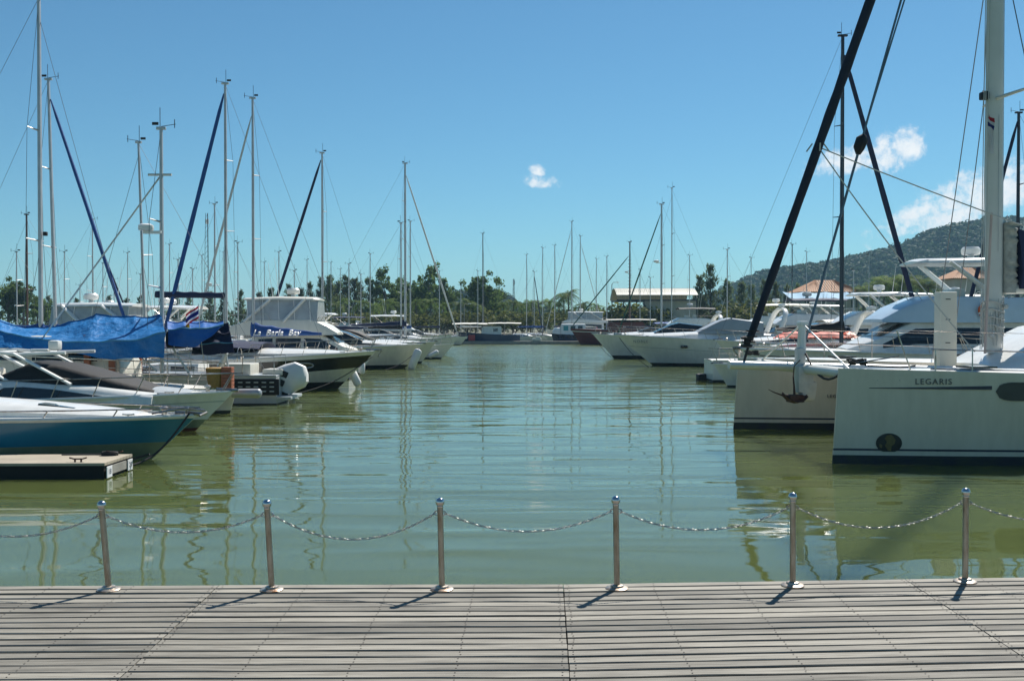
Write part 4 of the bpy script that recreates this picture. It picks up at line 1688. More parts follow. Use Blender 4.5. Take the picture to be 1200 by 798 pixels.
for y in (-.6, 11.6):
    box(bm, ((X1 - X0) / 2, y, ze - 1.62), (X1 - X0 - .2, .16, .3))
for x in (.3, xs * .5, xs):
    box(bm, (x, 5.5, ze - 1.75), (.16, 11.8, .2))
    tube(bm, [(x, -.6, ze - 3.2), (x, 1.6, ze - 1.8)], .07, 4)
finish("roof_frame", bm, STEELD, shed, 0)


def house_b(name, label, pxa, pxb, py_top, py_eave, Y, wallh_m=None, awning=None):
    xa, xb = P(pxa, 350, Y).x, P(pxb, 350, Y).x
    zt_, ze_ = P(600, py_top, Y).z, P(600, py_eave, Y).z
    W_, D_ = xb - xa, 11.0
    root = tag(empty(name, ((xa + xb) / 2, Y + D_ / 2, 1.3)), label, "building")
    bm = bmesh.new()
    box(bm, (0, 0, (ze_ - 1.3) / 2), (W_ - 1.6, D_ - 1.6, ze_ - 1.3))
    finish("wall", bm, wallh_m or WALLC, root, 0)
    bm = bmesh.new()
    e = [(-W_ / 2, -D_ / 2), (W_ / 2, -D_ / 2), (W_ / 2, D_ / 2), (-W_ / 2, D_ / 2)]
    lo = [bm.verts.new((x, y, ze_ - 1.3 - .12)) for x, y in e]
    mid = [bm.verts.new((x, y, ze_ - 1.3 + .02)) for x, y in e]
    rl = max(.5, W_ / 2 - D_ / 2 * .8)
    r1, r2 = bm.verts.new((-rl, 0, zt_ - 1.3)), bm.verts.new((rl, 0, zt_ - 1.3))
    bm.faces.new(lo)
    for k in range(4):
        bm.faces.new((lo[k], lo[(k + 1) % 4], mid[(k + 1) % 4], mid[k]))
    bm.faces.new((mid[0], mid[1], r2, r1))
    bm.faces.new((mid[1], mid[2], r2))
    bm.faces.new((mid[2], mid[3], r1, r2))
    bm.faces.new((mid[3], mid[0], r1))
    for k in range(26):                      # tile courses
        x = -W_ / 2 + W_ * (k + .5) / 26
        xt = max(-rl, min(rl, x))
        tube(bm, [(x, -D_ / 2, ze_ - 1.26), (lerp(x, xt, .98), -.12, zt_ - 1.3)], .06, 4)
    finish("roof", bm, TERRA, root, 0)
    nwin = max(2, int(W_ / 3))
    for k in range(nwin):
        bm = bmesh.new()
        rbox(bm, (-W_ / 2 + W_ * (k + .5) / nwin, -D_ / 2 + .79, (ze_ - 1.3) * .72), (1.3, .08, 1.5), .02)
        finish("window", bm, GLASS, root, 0)
    return root


house_b("clubhouse", "low building with a terracotta hipped roof under the hill, behind the blue awning", 938, 1012, 327, 342, 205)
house_b("hillside_house", "house with a terracotta roof showing above the white flybridge top at the right", 1116, 1176, 312, 326, 222)
aw = tag(empty("awning", (P(925, 350, 190).x, 190, 1.3)), "light blue awning on poles in front of the terracotta roofed building", "awning")
wA = P(1003, 350, 190).x - P(925, 350, 190).x
za, zb = P(600, 341, 190).z - 1.3, P(600, 349, 190).z - 1.3
sheet_obj("canopy", [[Vector((wA * i / 12, lerp(0, 5, j / 6), lerp(zb, za, j / 6) - .25 * math.sin(math.pi * ((i / 12 * 3) % 1)))) for j in range(7)] for i in range(13)], LBLUE, aw, .05)
for k in range(4):
    for y in (.1, 4.9):
        bm = bmesh.new()
        tube(bm, [(wA * k / 3 * .98 + .1, y, -.1), (wA * k / 3 * .98 + .1, y, zb - .3 if y < 1 else za - .35)], .06, 6)
        finish("pole", bm, WMAST, aw)


def lamp_post(px, top, Y, label):
    h = P(px, top, Y).z - 1.3
    r_ = tag(empty("lamp_post", (P(px, 350, Y).x, Y, 1.3)), label, "lamp post", "lamp posts along the far quay")
    bm = bmesh.new()
    tube(bm, [(0, 0, 0), (0, 0, h * .96), (.3, 0, h), (.9, 0, h + .03)], [.11, .075, .05, .04], 8)
    finish("pole", bm, PILE, r_)
    bm = bmesh.new()
    rbox(bm, (1.05, 0, h), (.65, .22, .14), .04)
    finish("lamp_head", bm, WHITE, r_)


lamp_post(717, 331, 204, "pale lamp post left of the barrel roofed shed")
lamp_post(544, 356, 206, "low lamp post among the palms left of the low hill")
lamp_post(624, 352, 206, "lamp post among the palms at the middle of the far shore")
for px, top, Y, lb in ((602, 327, 420, "faint lattice radio mast far beyond the palms at mid shore"), (243, 250, 330, "slender lattice radio mast between the boat masts on the left")):
    h = P(px, top, Y).z - 1.3
    r_ = tag(empty("radio_mast", (P(px, 350, Y).x, Y, 1.3)), lb, "radio mast")
    bm = bmesh.new()
    wb_ = .55 if px > 300 else .9
    n_ = int(h / 1.6)
    for sx, sy in ((-1, -1), (1, -1), (0, 1)):
        tube(bm, [(sx * wb_, sy * wb_, 0), (sx * wb_ * .4, sy * wb_ * .4, h)], .07, 4)
    for k in range(n_):
        z0, z1 = h * k / n_, h * (k + 1) / n_
        w0, w1 = lerp(wb_, wb_ * .4, k / n_), lerp(wb_, wb_ * .4, (k + 1) / n_)
        tube(bm, [(-w0, -w0, z0), (w1, -w1, z1)], .04, 4)
        tube(bm, [(w0, -w0, z0), (0, w1, z1)], .04, 4)
    finish("lattice", bm, STEELD, r_, 0)
    bm = bmesh.new()
    for k in range(3):
        rbox(bm, (.4 * math.cos(k * 2.1), .4 * math.sin(k * 2.1), h * .93), (.25, .25, 1.6), .03)
    finish("antenna", bm, WHITE, r_)

# ================================================================== NEAR LEFT BOATS
# teal speedboat
s = express("low teal blue speedboat with white deck lying behind the floating pontoon", 231, 23.0, 1, L=9.6, B=2.75, fb=1.0, fs=1.02, bands=[((.60,), REFLGREEN), ((.07,), TEAL), ((0,), WHITE)],  # lowest band: painted reflection of the water below the chine
            trunk_h=.42, screen_h=.5, arch_=False, rail_h=0, rake=1.5, trunk_from=.13, screen_at=.60, portholes=False, name="speedboat")
s.rail(t1=.62, h=.17, posts=5, over=.0, rake=.12, inset=.06, r=.018, name="low_rail")
bm = bmesh.new()
box(bm, (-2.95, -.34, s.zs(.3) + .225), (.8, .34, .03), rot=Matrix.Rotation(R(7), 3, 'Y'))
finish("deck_hatch", bm, GLASS, s.root, 0)
bm = bmesh.new()
tube(bm, [(.10, .18, 1.0), (.2, 0, 1.06), (.10, -.18, 1.0)], .028, 6)
tube(bm, [(-.9, .36, 1.06), (-.3, .26, 1.16), (.14, .05, 1.10), (-.3, -.26, 1.16), (-.9, -.36, 1.06)], .024, 6)
finish("bow_roller", bm, STEEL, s.root)

# white cruiser with dark side window behind it
s = express("white cruiser with long dark side window and black windscreen cover behind the teal speedboat", 274, 29.2, 1, L=11.5, B=3.3, fb=1.14, fs=.92,
            bands=[(.10, BOOTRED), (.34, REFLGREEN), ((.30,), WHITE), ((.26,), GREYW), ((0,), WHITE)], trunk_h=.30, screen_h=.25, rail_h=.52, rake=1.55, trunk_from=.10, screen_at=.30, portholes=False, screen_m=BLACKC, trunk_m=GREYW, arch_=False)  # band above the red antifouling is painted green water light
bt = -.36 * s.L
secs = [(-.17 * s.L, .85, 1.10, 1.20, 1.10), (-.30 * s.L, .85, 1.34, 1.36, 1.24), (-.5 * s.L, .85, 1.50, 1.42, 1.28), (-.70 * s.L, .85, 1.46, 1.42, 1.30), (-.95 * s.L, .8, 1.36, 1.40, 1.30)]
s.house("cabin_side", secs, WHITE, rnd_=.2)
s.win(secs, [(-.26 * s.L, .44, .47), (-.33 * s.L, .34, .60), (-.40 * s.L, .30, .74), (-.47 * s.L, .28, .78), (-.515 * s.L, .28, .72), (-.54 * s.L, .28, .42)])
s.house("windscreen_cover", [(-.165 * s.L, 1.05, 1.16, .75, .6), (-.27 * s.L, 1.1, 1.50, 1.1, .9), (-.40 * s.L, 1.2, 1.90, 1.2, .95), (-.47 * s.L, 1.2, 1.96, 1.2, 1.0), (-.54 * s.L, 1.3, 1.62, 1.2, 1.1)], BLACKC, rnd_=.1)
bm = bmesh.new()
for sd in (1, -1):
    tube(bm, [(-.36 * s.L, sd * 1.2, 1.4), (-.50 * s.L, sd * 1.1, 2.24)], .045, 7, flat=1.6)
    tube(bm, [(-.50 * s.L, sd * 1.1, 1.4), (-.64 * s.L, sd * 1.05, 2.26)], .045, 7, flat=1.6)
    tube(bm, [(-.38 * s.L, sd * 1.0, 2.26), (-.50 * s.L, sd * 1.0, 2.22), (-.58 * s.L, sd * 1.0, 2.30), (-.80 * s.L, sd * 1.0, 2.26)], .05, 7)
for k in range(4):
    x = (-.48 - .1 * k) * s.L
    tube(bm, [(x, -1.0, 2.25), (x, 1.0, 2.25)], .04, 6)
finish("radar_arch", bm, WHITE, s.root)
bm = bmesh.new()
rbox(bm, (-.42 * s.L, -.6, 2.46), (.3, .3, .28), .08)
rbox(bm, (-.46 * s.L, -.5, 2.32), (.5, .2, .08), .03)
finish("searchlight", bm, WHITE, s.root)

# motor sailer under blue tarpaulins -----------------------------------------
YD = 35.0
X_ = (277 - 600) / 1200 * YD
s = Boat("motor_sailer", "white and teak motor sailer lying under the blue tarpaulins", "sailboat", (X_, YD, 0), 0, 13.5, 3.3, .86, 1.45, rake=.35, flare=.1, full=2.6, mid=.4, sternw=.8, sheer=1.0)
s.hull([(.12, BOOT), ((.18,), CREAM), ((.06,), TEAK), ((0,), WHITE)])
s.deck(DECKW)
for k in range(3):
    for sd in (1, -1):
        bm = bmesh.new()
        x = -2.0 - 1.6 * k
        t = s.at(x)
        rbox(bm, (x, sd * (s.y_hull(t, .82) + .0), s.zs(t) - .42), (.85, .08, .16), .03)
        finish("porthole", bm, GLASS, s.root)
sec = [(-3.6, 1.2, 1.75, 1.05, .95), (-4.1, 1.2, 2.6, 1.1, .95), (-8.2, 1.2, 2.7, 1.15, .98), (-12.2, 1.2, 2.6, 1.1, 1.0)]
s.house("deckhouse", sec, CREAM, rnd_=.06)
for a, b in ((-4.35, -5.3), (-5.5, -6.5), (-6.75, -7.7), (-7.95, -9.0)):
    s.win(sec, [(a, .45, .86), (b, .45, .86)])
for px in (101, 130):
    x = (px - 600) / 1200 * (YD - 1.3) - X_
    for sd in (1, -1):
        bm = bmesh.new()
        rbox(bm, (x, sd * 1.22, 2.05), (.2, .14, 1.3), .02)
        finish("timber_post", bm, ORWOOD, s.root)
bm = bmesh.new()
for sd in (1, -1):
    y = sd * 1.45
    for h in (.3, .6, .86):
        tube(bm, [(-.35 - .9 * k, min(1.45, s.hb(s.at(-.35 - .9 * k)) - .06) * sd, s.zs(s.at(-.35 - .9 * k)) + h) for k in range(13)], .013 if h < .8 else .024, 5)
    for k in range(8):
        x = -.5 - 1.5 * k
        p = Vector((x, min(1.45, s.hb(s.at(x)) - .06) * sd, s.zs(s.at(x)) - .02))
        tube(bm, [p, p + Vector((0, 0, .88))], .018, 5)
finish("guard_rail", bm, STEEL, s.root)
bm = bmesh.new()
for sd in (1, -1):
    tube(bm, [(-.9, sd * .45, .9), (-.35, sd * .1, 2.05)], .05, 6)
tube(bm, [(-.35, -.1, 2.05), (-.35, .1, 2.05)], .05, 6)
tube(bm, [(-.2, 0, 1.0), (-.35, 0, 2.0)], .04, 6)
finish("mooring_frame", bm, WHITE, s.root)
bm = bmesh.new()
tube(bm, [(-.05, -.35, .72), (.85, -.35, .72)], [.15, .16], 12)
lathe(bm, [(.16, 0), (.14, .06), (.07, .1), (.02, .11)], (.84, -.35, .72), 12, rot=Matrix.Rotation(R(90), 3, 'Y'))
finish("canister", bm, ALU, s.root)
text_part("hull_lettering", "TDAM", .30, LETT, s.root, (-.42, -.52, .80), (R(90), 0, R(32)), .006)
s.rig((190 - 600) / 1200 * YD - X_, P(190, 152, YD).z, 1.5, ALU, .10, bow=-.2, spreads=(.35, .62), forestay=False, backstay=False, radar=None)
bm = bmesh.new()
xm = (190 - 600) / 1200 * YD - X_
zr = P(180, 271, YD).z
rbox(bm, (xm - .28, -.1, zr - .05), (.62, .14, .1), .02)
lathe(bm, [(.1, 0), (.24, .02), (.26, .08), (.25, .19), (.15, .24), (.02, .25)], (xm - .5, -.1, zr), 14)
finish("radar_dome", bm, WHITE, s.root)
bm = bmesh.new()
tube(bm, [(xm + .0, 0, P(190, 205, YD).z), (-6.2, -.9, 2.6)], .03, 6)
tube(bm, [(xm - .45, 0, P(190, 205, YD).z), (xm + .35, 0, P(190, 205, YD).z)], .045, 6)
finish("furled_pole", bm, WMAST, s.root)
s.flag((-1.15, -.3, 2.5), 1.25, True, sz=.6)
s.flag((-1.45, -.35, 2.4), .75, False, YELLOW, sz=.42)
bm = bmesh.new()
for k in range(11):
    a = math.pi * 2 * k / 10
    pass
tube(bm, [(-1.65 - .1 * math.cos(a * .628), -.75 + .0 * a, 2.55 + .28 * math.sin(a * .628)) for a in range(11)], .05, 6)
rbox(bm, (-1.75, -.8, 2.55), (.75, .5, .62), .2)
finish("outboard_cover", bm, BLACKC, s.root)
bm = bmesh.new()
tube(bm, [(-1.9, -.9, 2.3), (-1.2, -1.1, 1.3)], .035, 6)
tube(bm, [(-3.2, -1.1, 2.3), (-2.3, -1.25, 1.5)], .03, 6)
finish("awning_pole", bm, WMAST, s.root)
# gear standing on its side deck
bm = bmesh.new()
c = P(252, 440, YD - 1.0)
lathe(bm, [(.20, 0), (.27, .3), (.29, .62), (.31, .66), (.27, .68)], (0, 0, 0), 14)
for k in range(14):
    a = k * .449
    tube(bm, [(.205 * math.cos(a), .205 * math.sin(a), 0), (.30 * math.cos(a + .1), .30 * math.sin(a + .1), .66)], .012, 4)
tag(finish("basket", bm, YWOOD, None, 60, (c.x, c.y, s.zs(.1) + .02)), "yellow wicker basket standing on the deck of the motor sailer with the blue tarpaulins", "basket")
bm = bmesh.new()
for k in range(6):
    rbox(bm, (0, 0, .06 + .122 * k), (.34 - .0 * k, .34, .11), .01)
for sx in (1, -1):
    rbox(bm, (sx * .14, -.178, .36), (.05, .02, .74), .005)
tag(finish("slatted_box", bm, ORWOOD, None, 30, (P(267, 440, YD - 1).x, YD - 1.0, s.zs(.05) + .02)), "orange slatted timber box beside the yellow wicker basket", "box")


def tarp(name, label, m, cols, seed, sub=4, group="tarpaulins over the motor sailer"):
    """cols: one list per column along the boat of (px, py, Y) from the far edge over the ridge to the hanging front edge"""
    base = [[P(*p) for p in c] for c in cols]

    def cr(p0, p1, p2, p3, t):
        return 0.5 * ((2 * p1) + (p2 - p0) * t + (2 * p0 - 5 * p1 + 4 * p2 - p3) * t * t + (3 * p1 - p0 - 3 * p2 + p3) * t ** 3)
    dense = []
    for i in range(len(base) - 1):
        n_ = 10
        for q in range(n_ + (1 if i == len(base) - 2 else 0)):
            t = q / n_
            col = [base[i][j].lerp(base[i + 1][j], t) for j in range(len(base[i]))]
            sag = math.sin(math.pi * t) * .06
            out = []
            for j in range(len(col) - 1):
                for r in range(sub + (1 if j == len(col) - 2 else 0)):
                    u = r / sub
                    p = col[j].lerp(col[j + 1], u)
                    p.z -= (sag * (1 if 0 < j else .3) + .07 * math.sin(math.pi * u)) * (1 if j < len(col) - 2 else .15)
                    k = Vector((p.x * 1.3, p.y * 1.1 + p.z * .6, seed))
                    p += Vector((0, -.05, .05)) * noise.fractal(k * 1.6, 1, 2, 3) * .8
                    p += Vector((0, -.03, .025)) * math.sin(p.x * 3.2 + p.z * 5 + p.y * 2 + seed) * .6
                    out.append(p)
            dense.append(out)
    o = sheet_obj(name, dense, m, None, .012, 33)
    ne = (len(base[0]) - 2) * sub                     # the hemmed front edge, the ridge seam and its lashings
    for nm, idx in (("hem", ne), ("ridge_seam", sub)):
        bm = bmesh.new()
        tube(bm, [c[idx] + Vector((0, -.02, .012)) for c in dense], .022, 5)
        finish(nm, bm, m if nm == "ridge_seam" else LBLUE, o)
    for q in range(4, len(dense) - 2, 9):
        p = dense[q][-1]
        wire("lashing", p + Vector((0, -.01, .02)), p + Vector((rnd.uniform(-.15, .15), .35, -.95)), .009, ROPEW, o)
    return tag(o, label, "tarpaulin", group)


tarp("tarpaulin", "big bright blue tarpaulin pitched like a tent over the motor sailer", TARP,
     [[(-60, 372, 37.2), (-60, 374, 35.5), (-60, 386, 33.8), (-60, 402, 33.2)], [(0, 376, 37.2), (0, 377, 35.5), (0, 388, 33.6), (0, 408, 33.1)], [(33, 386, 37.2), (33, 385, 35.4), (30, 395, 33.4), (33, 409, 33.1)],
      [(80, 381, 37.2), (78, 379.5, 35.2), (66, 400, 33.2), (72, 412, 33.1)], [(116, 372, 37.4), (113, 368, 35.0), (104, 401, 33.1), (120, 420, 33.0)], [(160, 373, 37.4), (158, 371, 35.0), (158, 398, 33.1), (160, 420, 33.0)],
      [(190, 371, 37.2), (189, 368.5, 35.0), (194, 390, 33.2), (192, 419, 33.1)]], 1.7)
tarp("tarpaulin", "deeper blue tarpaulin sloping to a point above the yellow wicker basket", TARPD,
     [[(196, 376, 37.0), (196, 377, 35.4), (197, 387, 33.7), (197, 404, 33.5)], [(215, 377, 37.0), (215, 376.5, 35.4), (216, 386, 33.7), (214, 406, 33.5)], [(238, 377, 37.0), (238, 377, 35.4), (238, 385, 33.8), (232, 406, 33.6)],
      [(262, 378, 36.6), (262, 377.5, 35.4), (262, 381, 34.2), (254, 388, 33.9)]], 5.1)
tarp("tarpaulin", "dark navy cloth hanging under the pointed end of the deeper blue tarpaulin", NAVY,
     [[(232, 384, 35.6), (236, 390, 35.2), (234, 404, 34.9), (236, 414, 34.8)], [(250, 381, 35.6), (252, 388, 35.2), (252, 402, 34.9), (252, 416, 34.8)], [(268, 379, 35.6), (270, 390, 35.2), (273, 402, 34.9), (275, 414, 34.8)]], 9.4)

# grey launch with the covered outboard, stern to the channel -------------------
YE = 40.0
Xs = (331 - 600) / 1200 * YE
LE = 5.5
s = Boat("work_launch", "grey launch with a big white hooded outboard, stern towards the channel", "motorboat", (Xs - LE, YE, 0), math.pi, LE, 2.3, 1.2, 1.1, rake=.8, flare=.1, full=2.6, mid=.4, sternw=.96)
s.hull([(.05, BOOT), (.30, GREYW), (.34, ALU), ((0,), GREYW)])
s.deck(GREYW)
s.rub_rail(ALU, .03)
for sd in (1, -1):
    bm = bmesh.new()
    rbox(bm, (-4.75, sd * 1.13, .68), (1.75, .06, .62), .03)
    pn = finish("louvre_panel", bm, DARKIN, s.root)
    bm = bmesh.new()
    for k in range(3):
        for q in range(5):
            rbox(bm, (-4.15 - .3 * q, sd * 1.17, .52 + .17 * k), (.17, .02, .045), .005)
    finish("louvre", bm, GREYW, pn)
bm = bmesh.new()
rbox(bm, (-LE - .25, 0, .25), (.6, 2.1, .12), .03)
finish("swim_platform", bm, GREYW, s.root)
for sd in (1, -1):
    bm = bmesh.new()
    tube(bm, [(-3.0, sd * 1.0, 1.1), (-3.0, sd * 1.0, 1.85), (-5.4, sd * 1.0, 1.85), (-5.4, sd * 1.0, 1.1)], .02, 5)
    tube(bm, [(-4.2, sd * 1.0, 1.1), (-4.2, sd * 1.0, 1.85)], .018, 5)
    finish("rail", bm, STEEL, s.root)
bm = bmesh.new()
rbox(bm, (-3.8, .1, 1.3), (1.3, 1.4, .5), .05)
rbox(bm, (-5.2, -.2, 1.2), (.8, 1.2, .25), .05)
finish("seat", bm, CREAM, s.root)
rot = Matrix.Rotation(R(-24), 3, 'Y')
mo = empty("outboard_motor", (-LE - .12, -.1, .80))
mo.parent = s.root
NSM = 1           # the side that faces the boardwalk
bm = bmesh.new()
prof = [(.30, -.02, .30, .42), (.42, .02, .44, .50), (.46, .0, .58, .58), (.44, -.02, .56, .58), (.34, -.04, .42, .50), (.16, -.06, .2, .34)]
ss = []
for i, (r0, yo, rx, ry) in enumerate(prof):
    z = -.5 + i * .26
    ring = []
    for k in range(14):
        a = 2 * math.pi * k / 14
        cx, cy = math.cos(a), math.sin(a)
        ring.append(rot @ Vector((rx * 1.2 * math.copysign(abs(cx) ** .7, cx) + yo - .1 * i * .3, ry * .8 * math.copysign(abs(cy) ** .7, cy), z * .92)))
    ss.append(ring)
loft(bm, ss)
finish("hood", bm, mat("white_motor_hood", (.72, .72, .70), .5, var=.12, vscale=2, bump=.5, bscale=4), mo, 30, (-.05, 0, .1))
bm = bmesh.new()
for q in (-.1, .25):
    rbox(bm, rot @ Vector((.18, NSM * .455, q - .05)), (.40, .06, .24), .04, rot=rot)
finish("side_vent", bm, RUBBER, mo, 30, (-.05, 0, .1))
bm = bmesh.new()
rbox(bm, (.12, 0, -.35), (.36, .3, .5), .05)
rbox(bm, rot @ Vector((0, 0, -.62)), (.26, .14, .5), .04, rot=rot)
finish("mounting_bracket", bm, RUBBER, mo)
bm = bmesh.new()
c = Vector((-.30, 0, -.66))
tube(bm, [c + Vector((.1, 0, 0)), c + Vector((-.2, 0, 0))], [.08, .03], 8)
for k in range(3):
    a = k * 2.094 + .4
    d1 = Vector((0, math.cos(a), math.sin(a)))
    v = [c + d1 * .06 + Vector((.06, 0, 0)), c + d1 * .2 + Vector((.03, -math.sin(a) * .08, math.cos(a) * .08)), c + d1 * .22 + Vector((-.05, math.sin(a) * .06, -math.cos(a) * .06)), c + d1 * .06 + Vector((-.06, 0, 0))]
    f = bm.faces.new([bm.verts.new(p) for p in v])
    bmesh.ops.solidify(bm, geom=[f], thickness=.012)
finish("propeller", bm, WHITE, mo)

# black and white cruiser -------------------------------------------------------
s = express("sleek white cruiser with a broad black hull band and oval port, navy cover aft", 441, 49.0, 1, L=10.6, B=3.9, fb=1.82, fs=1.35,
            bands=[(.34, BLACKH), ((.80,), CREAM), ((.2,), BLACKH), ((0,), WHITE)], trunk_h=.42, screen_h=.4, arch_=False, rail_h=.62, rake=2.3, trunk_from=.14, screen_at=.55, canopy=None, portholes=False)
for sd in (1, -1):
    bm = bmesh.new()
    t = .285
    ring = []
    for k in range(17):
        a = 2 * math.pi * k / 16
        x = -t * s.L + .40 * math.cos(a)
        z = 1.16 + .115 * math.sin(a)
        tt = s.at(x)
        f = (z + .45) / (s.zs(tt) + .45)
        xx = x
        ring.append(Vector((xx - .12, sd * (s.y_hull(tt, f) + .02), z)))
    tube(bm, ring, .03, 6, cap=False)
    vs = [bm.verts.new(p) for p in ring[:-1]]
    bm.faces.new(vs).material_index = 1
    finish("oval_port", bm, [ALU, GLASS], s.root)
s.canopy("cockpit_cover", -5.2, -10.3, 1.75, s.zs(.7) + .62, NAVY, arch=.28, zdeck=s.zs(.7))

# ================================================================== LEFT SAILBOATS AND CRUISERS
KL = dict()
s = sailboat("tall sailboat with the highest mast at the far left, sea blue genoa cover", 48, 40, -2, 1, L=11.5, mx=.33, r=.115, cover=BLUEC, spreads=(.34, .64), lamp=.36, boom=.3)
s = sailboat("sailboat second from the left with a bright blue furled genoa sloping right from its mast", 66, 48.5, 94, 1, L=10.5, mx=.38, r=.11, cover=BLUEC, jib=BLUEC, jib_r=.075, spreads=(.4, .68), lean=-.3)
s = sailboat("small sailboat with the short leaning mast just left of the radar post", 171, 44.3, 168, -1, L=8.3, B=2.7, mx=.36, r=.085, cover=NAVY, lean=.28, fb=1.1, spreads=(.5,), boom=None)
s = sailboat("sailboat with a bright blue furled genoa and a long navy boom awning", 265, 54, 99, -1, L=9.2, mx=.40, r=.12, cover=None, boom=None, jib=BLUEC, jib_r=.10, spreads=(.46, .72), jib_top=.985)
s.boom(-.40 * 9.2 + 3.6, 3.6, 4.55, NAVY, rise=-.02, fat=.17, tip_fat=.15, name="boom_awning")
s = sailboat("sailboat with lettered blue boom cover and wheelhouse aft", 297, 58.6, 116, -1, L=9.4, mx=.40, r=.115, cover=BLUEC, jib=mat("white_furled_sail", (.6, .6, .58), .7, var=.15), jib_r=.06, spreads=(.45, .7), boom_h=.85, boom=.42, fat=.40)
text_part("sail_cover_lettering", "La  Barla  Bay", .46, LETW, s.root, (-.40 * 9.4 - 1.38, .325, 1.1 + .45 + .85 + .20), (R(90) + .30, 0, math.pi), .08, .35, 1.05)
s = sailboat("sailboat with a navy furled genoa right of the white flybridge boat", 378, 77.3, 180, -1, L=9.5, B=3.1, mx=.5, r=.12, cover=NAVY, jib=NAVY, jib_r=.10, spreads=(.44, .7), jib_top=.985)
s = flybridge("white sport fisher with screened flybridge behind the black banded cruiser", 441, 63, 1, L=13, B=4.0, fb=1.5, fs=1.2, hm=CREAM, top=CREAM, enclosed=VINYL, cab=(.09, .56), cabin_h=1.15, fly_h=.85, top_h=1.75)
s = flybridge("white motor yacht with pale screened bridge showing above the blue tarpaulin", -25, 58, -1, L=11, B=4.0, fb=1.6, fs=1.1, top=WHITE, enclosed=VINYL, cab=(.25, .80), cabin_h=.95, fly_h=.7, top_h=1.65, bands=[(.12, BOOT), ((0,), WHITE)])
s = express("white cruiser with a grey canvas top at the far left edge behind the tarpaulin", 82, 44, 1, L=9, B=3.0, fb=1.7, fs=1.4, trunk_h=.7, screen_h=.9, arch_=False, hardtop=True, camper=VINYL, top_h=1.15, screen_at=.34, rake=1.3)

s = express("white cruiser with cream foredeck and sun awning just beyond the black banded cruiser", 497, 72.5, 1, L=12, B=4.0, fb=1.75, fs=1.3, bands=[(.26, BLACKH), ((0,), CREAM)], trunk_h=.5, screen_h=.7, arch_=True, canopy=WCANVAS, rake=1.7, rail_h=.65, screen_at=.4)
s = express("ivory cruiser with long flat foredeck, second beyond the black banded cruiser", 511, 82.5, 1, L=13, B=4.0, fb=1.75, fs=1.4, bands=[(.15, BOOT), ((0,), CREAM)], trunk_h=.35, screen_h=.8, arch_=False, camper=BLACKC, rake=1.5, rail_h=.6)
s = sailboat("big white sloop with a furled grey genoa, farthest of the left bows", 475, 105, 192, 1, L=15.5, B=4.4, mx=.36, r=.17, hull=WHITE, stripe=None, cover=NAVY, fb=1.9, jib=WMAST, jib_r=.075, spreads=(.30, .56, .78), boom_h=.9, boom=.36, jib_top=.95, fat=.35, boot=BLACKH)
s = sailboat("white sloop whose mast shows directly left of the big white sloop's", 470, 93.5, 262, 1, L=11.5, mx=.42, r=.10, cover=BLACKC, far=True)

